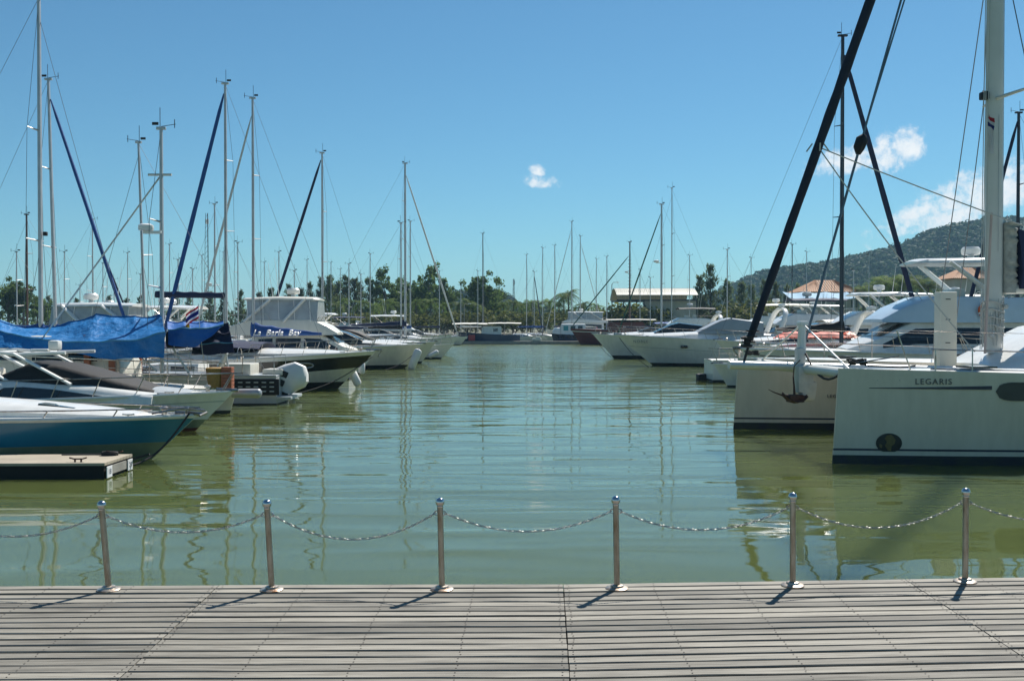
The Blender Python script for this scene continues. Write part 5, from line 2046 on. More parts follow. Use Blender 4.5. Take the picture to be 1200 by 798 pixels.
# fill the left rows, far to near; each its own boat
i = 0
for px, Y, top, d, L, kw, lb in (
        (32, 90, 252, -1, 11, dict(mastm=BMAST, cover=NAVY, r=.13), "sailboat with a brown wooden mast at the far left"),
        (109, 95, 258, 1, 11, dict(cover=BLUEC, jib=NAVY, r=.09), "distant sailboat with slim grey mast above the screened motor yacht"),
        (252, 92, 240, -1, 11, dict(cover=NAVY, r=.11, radar=.42), "sailboat with a radar dome on its mast, behind the navy boom awning"),
        (279, 103, 285, 1, 10, dict(cover=WCANVAS, r=.09), "distant sailboat between the two tall masts left of the lettered cover"),
        (434, 150, 298, 1, 12, dict(cover=NAVY, r=.10), "distant sailboat with a dark slim mast in front of the airy trees"),
        (481, 122, 260, 1, 11, dict(cover=BLUEC, r=.11), "distant sailboat whose mast stands right of the big white sloop's"),
        (409, 126.5, 310, -1, 11, dict(cover=WCANVAS, r=.09), "distant sailboat in front of the casuarinas right of the sport fisher"),
        (423, 141, 322, 1, 10, dict(cover=GREENC, r=.09), "distant sailboat with a green boom cover below the airy trees"),
        (345, 112, 318, -1, 11, dict(cover=NAVY, r=.09), "distant sailboat left of the sport fisher's screened bridge"),
        (327, 121, 296, -1, 11, dict(cover=BLUEC, r=.09), "distant sailboat in the gap left of the white sport fisher"),
        (209, 109, 305, -1, 10, dict(cover=NAVY, r=.09), "distant sailboat left of the navy boom awning"),
        (226, 117, 316, 1, 11, dict(cover=WCANVAS, r=.09), "distant sailboat with white cover above the navy boom awning"),
        (165, 113, 322, -1, 10, dict(cover=NAVY, r=.08), "distant sailboat far behind the small leaning mast"),
        (94, 118, 335, -1, 10, dict(cover=BLUEC, r=.08), "distant sailboat low behind the left tarpaulin peak"),
        (134, 126, 328, 1, 10, dict(cover=NAVY, r=.08), "distant sailboat seen past the screened bridge top"),
        (515, 160, 318, 1, 11, dict(cover=NAVY, r=.09), "distant sailboat right of the big white sloop's bow"),
        (20, 86.2, 296, -1, 10, dict(cover=NAVY, r=.07), "thin masted sailboat farthest left of the distant ones"),
        (76, 101, 296, -1, 10, dict(cover=WCANVAS, r=.07), "thin masted sailboat beyond the bright blue genoa's foot"),
        (121, 105, 309, -1, 10, dict(cover=NAVY, r=.07), "thin masted sailboat beyond the middle of the tent like tarpaulin"),
        (150, 122, 297, -1, 10, dict(cover=BLUEC, r=.08), "thin masted sailboat left of the small leaning mast"),
        (199, 131, 287, -1, 11, dict(cover=NAVY, r=.09), "thin masted sailboat right of the radar post"),
        (237, 139, 300, -1, 10, dict(cover=WCANVAS, r=.08), "thin masted sailboat beside the slender lattice mast"),
        (262, 145, 296, -1, 10, dict(cover=NAVY, r=.08), "thin masted sailboat nearly behind the bright blue genoa's mast"),
        (310, 149, 308, -1, 10, dict(cover=NAVY, r=.08), "thin masted sailboat right of the lettered cover's mast"),
        (360, 171.6, 305, -1, 10, dict(cover=BLUEC, r=.08), "thin masted sailboat above the sport fisher's roof"),
        (388, 184, 308, -1, 10, dict(cover=NAVY, r=.09), "thin masted sailboat right of the navy genoa's mast"),
        (399, 177, 316, -1, 10, dict(cover=WCANVAS, r=.08), "lower thin masted sailboat right of the navy genoa's mast"),
        (540, 178, 335, -1, 10, dict(cover=WCANVAS, r=.09), "distant sailboat left of the dark blue fishing boat")):
    sailboat(lb, px, Y, top, d, L=L, far=True, group="sailboats moored far along the left side", **kw)
for px, Y, d, kind, kw, lb in (
        (40, 67.2, -1, "e", dict(canopy=WCANVAS), "white cruiser under a pale sun awning behind the navy boom awning"),
        (300, 78, 1, "f", dict(top=WHITE, top_style="hardtop"), "white flybridge boat between the lettered cover and the navy awning"),
        (90, 74, -1, "f", dict(top=WHITE, top_style="canvas"), "white flybridge boat with pale canvas roof left of the small leaning mast"),
        (225, 82, 1, "f", dict(top=NAVY, top_style="canvas"), "white flybridge boat with navy roof far behind the blue tarpaulins"),
        (446, 117, 1, "f", dict(top=WHITE, top_style="hardtop"), "white flybridge boat beyond the navy sail cover on the left"),
        (478, 87.8, 1, "e", dict(canopy=WCANVAS), "cruiser with flat white sun awning behind the sport fisher's stern"),
        (500, 132, 1, "e", dict(canopy=NAVY), "cruiser with a navy awning far along the left row"),
        (520, 136.5, 1, "f", dict(top=WHITE, top_style="canvas"), "white flybridge boat far along the left row"),
        (530, 155, 1, "e", dict(canopy=WCANVAS), "cruiser with a white awning near the far end of the left row"),
        (468, 168, 1, "e", dict(canopy=NAVY), "cruiser with a navy top in the second row far left of the channel"),
        (350, 160, -1, "f", dict(top=NAVY, top_style="canvas"), "flybridge boat with navy canopy in front of the palms on the left"),
        (405, 99.4, 1, "e", dict(canopy=None, arch_=True), "white cruiser with bare radar arch behind the sport fisher")):
    L = rnd.uniform(10, 12.5)
    if kind == "e":
        s = express(lb, px, Y, d, L=L, B=3.7, fb=1.7, fs=1.3, group="cruisers moored far along the left side", rail_h=.6, **kw)
    else:
        s = flybridge(lb, px, Y, d, L=L, B=4.0, fb=1.8, fs=1.2, group="cruisers moored far along the left side", far=True, cabin_h=1.0, fly_h=.6, **kw)

# ================================================================== FAR END
s = Boat("fishing_boat", "dark blue fishing boat with red bow panel and white awnings", "fishing boat", (P(535, 400, 171).x, 171, 0), math.pi, 10.6, 3.2, 2.0, 1.45, rake=1.2, full=2.2)
s.hull([(.12, BLACKH), (.5, NAVYH), ((0,), NAVYH)])
s.deck(DECKW)
s.rub_rail(NAVYH, .06)
bm = bmesh.new()
for sd in (1, -1):
    rbox(bm, (-2.6, sd * 1.38, 1.05), (1.1, .1, .95), .03)
finish("red_panel", bm, REDP, s.root)
bm = bmesh.new()
for sd in (1, -1):
    rbox(bm, (-1.5, sd * 1.16, 1.05), (.7, .1, .4), .05)
finish("emblem", bm, LETW, s.root)
s.house("cabin", [(-4.2, 1.4, 2.5, 1.0, .95), (-4.4, 1.4, 2.9, 1.05, .95), (-7.4, 1.4, 2.9, 1.05, .95), (-7.5, 1.4, 2.7, 1.05, .95)], WHITE)
s.win([(-4.2, 1.4, 2.5, 1.0, .95), (-7.5, 1.4, 2.9, 1.05, .95)], [(-4.8, .5, .85), (-6.9, .5, .85)])
s.canopy("awning", .6, -5.2, 1.7, 3.35, WCANVAS, arch=.2, zdeck=1.6)
s.canopy("awning", -5.3, -10.8, 1.7, 3.45, WCANVAS, arch=.15, zdeck=1.4)
s.rig(-4.4, P(566, 274, 171).z, 2.9, mat("grey_mast_paint", (.18, .19, .2), .5), .13, spreads=(.5,), far=True, bow=-.2)
s.rail(t1=.9, h=.8, posts=9, mid=True)
s = Boat("work_boat", "dark blue work boat with white wheelhouse and black tyre fenders", "work boat", (P(646, 400, 172).x, 172, 0), math.pi, 7.6, 3.0, 1.75, 1.4, rake=.6, full=2.6)
s.hull([(.12, BLACKH), (.5, NAVYH), ((0,), NAVYH)])
s.deck(DECKW)
sec = [(-1.6, 1.5, 3.0, 1.0, .9), (-1.7, 1.5, 3.3, 1.05, .9), (-5.6, 1.5, 3.3, 1.05, .95), (-5.7, 1.5, 3.1, 1.05, .95)]
s.house("wheelhouse", sec, WHITE)
for a, b in ((-2.0, -2.8), (-3.2, -4.0), (-4.4, -5.2)):
    s.win(sec, [(a, .4, .85), (b, .4, .85)], LETT if a == -2.0 else GLASS)
s.house("bow_canopy", [(-.2, 1.7, 2.2, .7, .6), (-.6, 1.7, 2.7, .9, .7), (-1.5, 1.6, 2.7, 1.0, .8)], WHITE, rnd_=.3)
for k in range(7):
    for sd in (1, -1):
        bm = bmesh.new()
        x = -.9 - k * 1.0
        c = Vector((x, sd * (s.hb(s.at(x)) + .1), 1.25))
        tube(bm, [c + Vector((.26 * math.cos(a * .628), 0, .26 * math.sin(a * .628))) for a in range(11)], .1, 6, cap=False)
        finish("fender_tyre", bm, RUBBER, s.root)
s.flag((-7.4, 0, 1.4), 1.6, True)
# red sided passenger boat and its pale hardtop behind them
s = flybridge("pale motor yacht with wide white roof beyond the dark blue work boat", 640, 186, -1, L=12, B=4.2, fb=2.3, fs=1.9, top=WHITE, top_style="hardtop", enclosed=VINYL, cab=(.16, .86), cabin_h=1.5, fly_h=.6, far=True)
s = Boat("wooden_ship", "maroon hulled wooden boat with a dark rope laddered mast right of the channel's head", "sailboat", (P(668, 400, 163).x, 163, 0), math.pi, 14.5, 4.0, 2.6, 2.2, rake=2.0)
s.hull([(.15, BOOT), ((.5,), MAROON), ((.38,), WHITE), ((0,), MAROON)])
s.deck(TEAK)
s.house("deckhouse", [(-6, 2.0, 3.2, 1.3, 1.2), (-6.2, 2.0, 3.6, 1.35, 1.2), (-11.5, 2.0, 3.6, 1.35, 1.2), (-11.7, 2.0, 3.3, 1.35, 1.2)], mat("red_brown_deckhouse", (.16, .045, .03), .5, var=.3))
s.canopy("awning", -5.6, -13.5, 1.7, 4.0, WCANVAS, zdeck=2.2, arch=.12)
xm = P(738, 350, 163).x
s.rig(-(xm - P(668, 400, 163).x), P(738, 284, 163).z, 2.3, BMAST, .17, spreads=(.62,), jib=GREENC, jib_r=.08, bow=-.1, jib_top=.86, radar=.66)
bm = bmesh.new()
xl = -(xm - P(668, 400, 163).x)
for k in range(20):
    tube(bm, [(xl - .25, -.3, 3 + k * .55), (xl + .25, -.3, 3 + k * .55)], .035, 4)
finish("mast_step", bm, BMAST, s.root)
# pontoon at the channel's head
bm = bmesh.new()
xa, xb = P(525, 403, 169).x, P(706, 403, 169).x
rbox(bm, ((xa + xb) / 2, 168.3, .25), (xb - xa, 1.6, .5), .04)
pt = tag(finish("pontoon", bm, CONC, None, 30), "low grey pontoon lying across the head of the channel", "pontoon")
bm = bmesh.new()
rbox(bm, (0, 0, .75), (1.6, 1.0, .5), .2)
rbox(bm, (.2, 0, 1.05), (.8, .7, .3), .1)
tag(finish("dinghy", bm, CREAM, None, 30, (P(629, 400, 168.3).x, 168.3, -.0)), "small cream dinghy hauled out on the pontoon between the two dark blue boats", "dinghy")
for px, Y, top, d, L, kw, lb in (
        (560, 188, 318, 1, 10, dict(cover=NAVY, r=.09), "sailboat right behind the dark blue fishing boat's mast"),
        (617, 193.7, 299, -1, 11, dict(cover=NAVY, r=.10), "leftmost bare mast of the group above the far pontoon"),
        (626, 177.4, 319, 1, 8, dict(mx=.2, cover=BLUEC, r=.08, jib=NAVY), "short mast with a leaning stay in the far group above the pontoon"),
        (636, 181.4, 291, 1, 11, dict(cover=BLUEC, r=.10), "taller bare mast left of centre in the far group above the pontoon"),
        (650, 190, 288, -1, 11, dict(cover=NAVY, r=.11), "bare mast just left of the tallest pair in the far group"),
        (670, 176.5, 260, -1, 12, dict(cover=WCANVAS, r=.13, jib=WMAST, jib_r=.05), "tallest mast of the far group beside the single tall palm"),
        (680, 198, 277, 1, 12, dict(cover=NAVY, r=.13, jib=WMAST, jib_r=.05), "second tallest mast of the far group, right of the single tall palm"),
        (699, 193.5, 304, 1, 10, dict(cover=NAVY, r=.09), "thin mast between the tall palm and the pale lamp post"),
        (711, 182, 301, -1, 10, dict(cover=BLUEC, r=.11), "dark mast next to the pale lamp post"),
        (750, 176, 317, 1, 8, dict(mx=.5, cover=WCANVAS, r=.09), "short mast in front of the barrel roofed shed")):
    sailboat(lb, px, Y, top, d, L=L, far=True, group="sailboats crowded at the head of the channel", **kw)

# ================================================================== RIGHT BOATS
s = express("long white motor yacht whose bow shows first on the right, grey raked windscreen", 721, 78, -1, L=16.5, B=4.6, fb=2.35, fs=1.7, bands=[(.20, BLACKH), ((.9,), WHITE), ((.86,), GREYW), ((0,), WHITE)], trunk_h=.6, screen_h=1.05, arch_=True, rake=3.4,
            screen_m=mat("silver_screen_cover", (.36, .38, .39), .35, var=.15), rail_h=.7, screen_at=.42, trunk_from=.12, portholes=False, arch_m=WHITE)
for sd in (1, -1):
    bm = bmesh.new()
    t = .30
    rbox(bm, (-t * s.L, sd * (s.y_hull(t, .72) + .0), 1.45), (.55, .1, .2), .06)
    finish("porthole", bm, GLASS, s.root)
text_part("bow_lettering", "NOBLE", .30, mat("faded_grey_lettering", (.25, .26, .26), .6), s.root, (-.11 * s.L, s.y_hull(.11, .88) + .04, 1.82), (R(90), 0, math.pi - R(16)), .02, 0, 1.3)
s = express("white motor yacht with dark waterline just beyond the long one on the right", 694, 94, -1, L=15, B=4.4, fb=2.3, fs=1.6, bands=[(.3, BLACKH), ((0,), WHITE)], trunk_h=.5, screen_h=.9, arch_=True, rake=2.4, rail_h=.7)
s = express("small white launch with a low bow poking out left of the catamaran's far hull", 836, 50.5, -1, L=8.5, B=2.8, fb=1.15, fs=.9, bands=[(.08, BOOT), ((0,), WHITE)], trunk_h=.35, screen_h=.5, arch_=False, rake=1.0, rail_h=.75, screen_at=.4)
for px, Y, z0 in ((846, 50.0, .1),):
    bm = bmesh.new()
    rbox(bm, (0, 0, 0), (2.0, .9, .5), .12)
    tag(finish("mooring_float", bm, RUBBER, None, 30, (P(838, 430, 56.5).x, 56.5, .12)), "dark floating block moored left of the small white launch", "float")
s = flybridge("pale blue flybridge yacht with white hardtop and radar behind the catamaran", 868, 45, -1, L=17, B=4.5, fb=2.0, fs=1.68, hm=WHITE, flym=BLUEGEL, top=WHITE, cab=(.26, .84), cabin_h=1.36, fly_h=1.0, top_h=2.05)
lr = tag(empty("life_ring", P(1155, 364, 43.0)), "orange and white life ring hung on the side of the pale blue yacht", "life ring")
bm = bmesh.new()
tube(bm, [(.26 * math.cos(a * .3927), 0, .26 * math.sin(a * .3927)) for a in range(17)], .07, 8, cap=False)
finish("ring", bm, ORANGE, lr)
for k in range(4):
    bm = bmesh.new()
    a = k * 1.5708 + .4
    tube(bm, [(.26 * math.cos(a + q), 0, .26 * math.sin(a + q)) for q in (-.16, 0, .16)], .075, 8)
    finish("band", bm, FWHITE, lr)
s = sailboat("black masted sailboat with black boom cover and a navy furled genoa sloping right", 986, 55.5, 43, 1, L=12, B=3.5, mx=.40, r=.16, mastm=DMAST, cover=BLACKC, jib=NAVY, jib_r=.13, spreads=(.43, .72), boom_h=1.0, boom=.30, fat=.3, fb=1.5, jib_top=.96)
s = sailboat("sailboat with the dark blue mast and furled genoa at the far right edge", 1192, 62.5, 133, -1, L=12, mx=.32, r=.14, mastm=DMAST, cover=NAVY, jib=NAVY, jib_r=.11, spreads=(.45, .7), jib_top=.985)
s = express("white cruiser with a slanted white radar arch and salmon red cover behind the furled genoa", 838, 66.5, -1, L=13, B=4.0, fb=2.1, fs=1.5, trunk_h=.6, screen_h=.85, arch_=True, rake=2.2, rail_h=.7, screen_at=.40)
for px, Y, wd, lb in ((933, 60.3, 2.4, "salmon red folded cover under the black boom"), (968, 60.3, 3.2, "longer salmon red cover draped right beside the folded one"), (994, 60.3, .9, "small orange red bundle under the black mast")):
    pass
s2 = express("low white cruiser carrying salmon red covers behind the black masted sailboat", 880, 60.6, -1, L=11.5, B=3.4, fb=1.85, fs=1.5, trunk_h=.5, screen_h=.5, arch_=False, rake=1.6, rail_h=.6, screen_at=.62)
for px, wd, lb in ((932, 2.3, "salmon red folded cover lying under the black boom"), (968, 2.6, "longer salmon red cover right of the folded one"), (994, .9, "small orange red bundle at the foot of the black mast")):
    c = P(px, 390, 59.8)
    rows = [[Vector((wd * (q / 10 - .5), (j / 6 - .5) * 1.3, .35 * math.sin(math.pi * q / 10) ** .6 * math.sin(math.pi * j / 6) ** .6 + .05 * math.sin(q * 2.3 + j))) for j in range(7)] for q in range(11)]
    tag(sheet_obj("folded_cover", rows, REDC if wd > 1 else ORANGE, None, .03), lb, "cover").location = (c.x, c.y, 2.32)
for px, Y, d, kind, kw, lb in (
        (852, 83.2, -1, "e", dict(L=13, canopy=WCANVAS), "white cruiser under a cream peaked awning left of the navy topped one"),
        (850, 88.5, -1, "f", dict(L=12, top=NAVY, top_style="canvas"), "flybridge boat with long navy canopy left of the furled genoa"),
        (905, 73.3, -1, "f", dict(L=13, top=WHITE, top_style="hardtop"), "white flybridge yacht behind the black boom"),
        (985, 93.2, -1, "f", dict(L=13, top=WHITE, top_style="canvas"), "white flybridge yacht with pale canopy below the dusty palms"),
        (900, 98, -1, "e", dict(L=13, arch_=True), "white cruiser with swept arch beyond the navy canopy"),
        (965, 102.5, -1, "e", dict(L=13, canopy=LBLUE), "cruiser with a light blue awning below the terracotta roof"),
        (765, 124, -1, "e", dict(L=12, canopy=WCANVAS), "cruiser with a white awning in front of the barrel roofed shed"),
        (745, 133, -1, "f", dict(L=12, top=BLACKC, top_style="canvas"), "flybridge boat with black canopy in front of the barrel roofed shed"),
        (826, 110, -1, "f", dict(L=13, top=WCANVAS, top_style="canvas"), "flybridge boat with a big white peaked canopy right of the barrel roofed shed"),
        (712, 142, -1, "e", dict(L=11, canopy=BLUEC), "cruiser with a blue awning by the maroon wooden boat"),
        (880, 116.1, -1, "f", dict(L=12, top=WHITE, top_style="hardtop"), "white flybridge yacht far behind the navy canopy"),
        (1085, 66.6, -1, "e", dict(L=12, canopy=WCANVAS), "white cruiser with cream awning left of the pale blue yacht's bridge"),
        (1010, 78, -1, "f", dict(L=12, top=WCANVAS, top_style="canvas"), "flybridge boat with cream canopy just left of the pale blue yacht's bridge"),
        (1040, 87.5, -1, "e", dict(L=11, canopy=WCANVAS), "cruiser with cream awning below the palms under the hill"),
        (1125, 36.3, -1, "e", dict(L=11, B=3.2, arch_=False), "white sport cruiser with raked glass just behind the catamaran's mast")):
    if kind == "e":
        L = kw.pop("L")
        B_ = kw.pop("B", 3.9)
        kw.setdefault("arch_", False)
        s = express(lb, px, Y, d, L=L, B=B_, fb=1.95, fs=1.5, rail_h=.65, group="cruisers moored along the right side", **kw)
    else:
        L = kw.pop("L")
        s = flybridge(lb, px, Y, d, L=L, B=4.2, fb=2.0, fs=1.4, far=True, cabin_h=1.45, fly_h=.85, group="cruisers moored along the right side", **kw)
for px, Y, top, d, L, kw, lb in (
        (775, 103.5, 240, -1, 12, dict(cover=NAVY, r=.15, jib=GREENC, jib_r=.06, radar=.58), "sailboat with a dark green furled genoa and radar in front of the shed"),
        (787, 115, 221, -1, 12, dict(cover=NAVY, r=.08), "sailboat with a very slim tall mast right of the green genoa one"),
        (852, 120, 293, -1, 11, dict(cover=NAVY, r=.09), "distant sailboat with a thin mast left of the wooded hill"),
        (928, 129.5, 287, 1, 11, dict(cover=BLUEC, r=.10, mastm=DMAST), "distant dark masted sailboat in front of the wooded hill"),
        (1000, 106.1, 318, 1, 11, dict(cover=WCANVAS, r=.09), "distant sailboat under the hill right of the black mast"),
        (808, 156, 300, 1, 11, dict(cover=NAVY, r=.08), "thin masted sailboat right of the shed roof's end"),
        (880, 152.5, 303, 1, 10, dict(cover=WCANVAS, r=.08), "thin masted sailboat at the foot of the wooded hill"),
        (945, 146, 296, 1, 10, dict(cover=NAVY, r=.08), "thin masted sailboat left of the terracotta roofed building"),
        (1018, 137, 300, 1, 10, dict(cover=BLUEC, r=.08), "thin masted sailboat right of the terracotta roofed building"),
        (762, 150, 326, 1, 11, dict(cover=NAVY, r=.08), "distant sailboat with short mast before the shed roof")):
    sailboat(lb, px, Y, top, d, L=L, far=True, group="sailboats moored far along the right side", **kw)
# ================================================================== CATAMARAN
near, far_ = Vector((7.10, 22.25, 0)), Vector((6.57, 29.75, 0))
midp = (near + far_) / 2
v = far_ - near
HALF = v.length / 2
bowdir = Vector((-v.y, v.x, 0)).normalized()
rzc = math.atan2(bowdir.y, bowdir.x)
cat = tag(empty("catamaran", midp, rzc), "big white sailing catamaran filling the right side, its two blunt bows towards the channel", "catamaran")


CATG = mat("ivory_catamaran_gelcoat", (.655, .58, .47), .3, var=.2, vscale=1.1, streak=3.5, coat=.2, stain=(.575, .505, .40))


class Sub(Boat):
    def __init__(s, root, **k):
        s.__dict__.update(k)
        s.root = root


CAT_L = 14.5
HB = {}
for sd in (1, -1):
    # local +y is away from the camera's left; near hull is where (local y) maps to the near point
    hr = empty("hull", (0, sd * HALF, 0))
    hr.parent = cat
    b = Sub(hr, L=CAT_L, B=1.9, fb=2.08, fs=1.75, rake=-.16, flare=.0, full=1.9, mid=.5, sternw=.8, sheer=1.0)
    b.y_hull = lambda t, f, b=b: b.hb(t) * lerp(lerp(.55, .85, min(1, t / .5)), 1.0, min(1, max(0, f) * 1.25) ** .7)
    h_ = b.hull([(.20, BOOT), (.30, CATG), (.345, mat("navy_pinstripe", (.012, .016, .04), .35)), ((.10,), CATG), ((0,), CATG)])
    h_.name = "hull_shell"
    b.deck(WHITE, drop=.0, camber=.10)
    HB[sd] = b
# which side is near the camera
NS = 1 if (Matrix.Rotation(rzc, 3, 'Z') @ Vector((0, 1, 0))).y < 0 else -1
nb = HB[NS]
roty = R(90)


def near_face(x, z, off=.012):
    t = -x / CAT_L
    f = (z + .45) / (nb.zs(t) + .45)
    return Vector((x, NS * (nb.y_hull(t, f) + off), z))


def strip(name, pts, m):
    """pts: (x, z low, z high) along the near hull's side"""
    bm = bmesh.new()
    ss = []
    for x, z0, z1 in pts:
        a, b2 = near_face(x, z0), near_face(x, z1)
        ss.append([a, b2, near_face(x, z1, -.03), near_face(x, z0, -.03)])
    loft(bm, ss)
    return finish(name, bm, m, nb.root, 30)


def lx(px, Y=21.45):
    """local x on the near side for a pixel column"""
    X = (px - 600) / 1200 * Y
    return -(X - near.x)


NAVYS = MATS["navy_pinstripe"]
xa, xb = lx(1032), lx(1171)
strip("hull_stripe", [(lerp(xa, xb, k / 14), 1.655 - .004 - .012 * k / 14, 1.665 + .055 * (k / 14) ** 1.3) for k in range(15)], NAVYS)
# oval port lights
for x0, x1 in ((lx(1176), lx(1176) - .95), (lx(1176) - 2.2, lx(1176) - 3.15), (lx(1176) - 5.2, lx(1176) - 6.15)):
    pts = []
    for k in range(13):
        q = k / 12 * 2 - 1
        hgt = .195 * (1 - abs(q) ** 3.5) ** .5 + .004
        pts.append((lerp(x0, x1, k / 12), 1.60 - hgt, 1.60 + hgt))
    strip("port_light", pts, mat("smoked_port_light", (.035, .03, .025), .08, var=.2))
# globe emblem near the waterline: dark disc with tan land shapes
GL = mat("emblem_sea", (.012, .014, .014), .4)
bm = bmesh.new()
xg, zg = lx(1055), .47
c0 = near_face(xg, zg)
N_ = 28
RX, RZ = .27, .215
cen = bm.verts.new(near_face(xg, zg, .036))
ring = [bm.verts.new(near_face(xg + RX * math.cos(2 * math.pi * k / N_), max(.285, zg + RZ * math.sin(2 * math.pi * k / N_)), .028)) for k in range(N_)]
for k in range(N_):
    bm.faces.new((cen, ring[k], ring[(k + 1) % N_]))
em = finish("globe_emblem", bm, GL, nb.root, 0)
TAN = mat("emblem_land", (.16, .12, .04), .45, var=.35, vscale=12)
for poly in (((-.03, .19), (.06, .17), (.10, .10), (.05, .03), (.09, -.05), (.03, -.15), (-.04, -.17), (-.05, -.06), (-.11, -.01), (-.13, .08), (-.08, .15)), ((.14, -.04), (.20, -.01), (.20, -.08), (.15, -.11))):
    bm = bmesh.new()
    bm.faces.new([bm.verts.new(near_face(xg - NS * 0 + px_, max(.29, zg + pz), .044)) for px_, pz in poly])
    finish("emblem_land", bm, TAN, em, 0)
tz = 1.80
p = near_face(lx(1104.5), tz, .012)
pa_, pb_ = near_face(lx(1084), tz), near_face(lx(1126), tz)
ta = math.atan2(pb_.y - pa_.y, pb_.x - pa_.x)
text_part("name_lettering", "LEGARIS", .175, mat("grey_name_lettering", (.09, .095, .10), .5), nb.root, p, (R(90), 0, ta), .006, 0, 1.22)
fb_ = HB[-NS]
pp = Vector((-2.75, NS * (fb_.y_hull(.19, .7) + .012), .98))
tf = math.atan2(NS * (fb_.y_hull(.17, .7) - fb_.y_hull(.21, .7)), .04 * CAT_L)
text_part("name_lettering", "LEGARIS", .13, INK, fb_.root, pp, (R(90), 0, (math.pi if NS > 0 else 0) + tf), .006, 0, 1.3)
bm = bmesh.new()
for x in (lx(1067), lx(1042), lx(1020)):
    q = near_face(x, 1.83 if x > -1.5 else 1.2, .0)
    lathe(bm, [(.02, 0), (.03, .012), (.012, .016)], q, 8, rot=Matrix.Rotation(R(90), 3, 'X'))
finish("hull_fitting", bm, STEEL, nb.root)

# crossbeam, bowsprit, trampoline
bm = bmesh.new()
tube(bm, [(-.55, -HALF, 1.92), (-.55, HALF, 1.92)], .13, 12)
finish("crossbeam", bm, WMAST, cat)
bm = bmesh.new()
tube(bm, [(-5.0, 0, 1.85), (1.35, 0, 2.02)], .11, 10, flat=1.5)
finish("bowsprit", bm, WHITE, cat)
bm = bmesh.new()
ap = Vector((-.55, 0, 3.06))
for sd in (1, -1):
    tube(bm, [(-.50, sd * .18, 1.95), ap + Vector((0, sd * .05, 0))], .075, 8)
    tube(bm, [(-.5, sd * 3.2, 2.0), ap], .022, 6)
rbox(bm, ap, (.2, .3, .12), .03)
finish("striker_strut", bm, WHITE, cat)
bm = bmesh.new()
for sd in (1, -1):
    n1, n2 = 34, 22
    for k in range(n1 + 1):
        x = lerp(-.75, -4.6, k / n1)
        tube(bm, [(x, sd * .2, 1.84), (x, sd * 1.4, 1.78), (x, sd * 2.75, 1.84)], .012, 4)
    for k in range(n2 + 1):
        y = lerp(.2, 2.75, k / n2)
        tube(bm, [(-.75, sd * y, 1.83 - .05 * math.sin(math.pi * k / n2)), (-4.6, sd * y, 1.83 - .05 * math.sin(math.pi * k / n2))], .012, 4)
finish("trampoline_net", bm, ROPEW, cat)
bm = bmesh.new()
rbox(bm, (-.52, NS * .2, 1.66), (.42, .4, .72), .1)
rbox(bm, (-.60, NS * .2, 1.36), (.34, .36, .5), .1, taper=1.3)
rbox(bm, (-.45, NS * .1, 2.2), (.2, .3, .5), .06)
finish("anchor_bracket", bm, mat("worn_white_fabric", (.62, .62, .60), .7, var=.25, vscale=3, bump=.8, bscale=5), cat)
an = empty("anchor", (-.18, NS * .35, 1.32))
an.parent = cat
an.scale = (.62, 1.2, .75)
bm = bmesh.new()
tube(bm, [(-.02, 0, .55), (-.06, 0, .2), (-.08, 0, -.14)], [.025, .035, .05], 8)
finish("shank", bm, RUST, an)
bm = bmesh.new()
ss = []
for k in range(7):
    a = k / 6
    x = lerp(.42, -.55, a)
    wd = .03 + .24 * math.sin(math.pi * min(1, a * .8 + .05))
    z = -.12 - .20 * math.sin(math.pi * a) ** .8 - .06 * a
    ss.append([Vector((x, wd, z + .07)), Vector((x, 0, z)), Vector((x, -wd, z + .07)), Vector((x, 0, z + .16))])
loft(bm, ss)
tube(bm, [(.42, 0, -.08), (.75, 0, .02), (1.0, 0, .12)], [.03, .022, .012], 6)
rbox(bm, (-.1, 0, -.18), (.62, .30, .26), .06)
finish("fluke", bm, RUST, an)
bm = bmesh.new()
tube(bm, [(-.02, 0, .55), (-.06, 0, .9), (-.3, 0, 1.1)], .02, 6)
finish("chain", bm, RUST, an)

# coachroof and bridgedeck
bm = bmesh.new()
rbox(bm, (-9.6, 0, 1.35), (9.6, HALF * 2 - .8, 1.0), .15)
finish("bridgedeck", bm, WHITE, cat)
secs = [(-5.0, 1.75, 1.95, 1.9, 1.6), (-6.0, 1.75, 2.42, 2.25, 1.85), (-7.3, 1.75, 2.98, 2.5, 2.0), (-9.0, 1.75, 3.18, 2.6, 2.15), (-12.4, 1.75, 3.16, 2.6, 2.2), (-13.0, 1.75, 3.1, 2.5, 2.1)]
cat_b = Sub(cat, L=CAT_L, B=6, fb=2, fs=2)
Boat.house(cat_b, "coachroof", secs, WHITE, None, .2)
Boat.win(cat_b, secs, [(-6.5, .55, .66), (-7.3, .48, .82), (-8.6, .46, .84)])
Boat.win(cat_b, secs, [(-8.85, .46, .84), (-10.4, .46, .84)])
Boat.win(cat_b, secs, [(-10.65, .46, .84), (-12.2, .46, .82)])
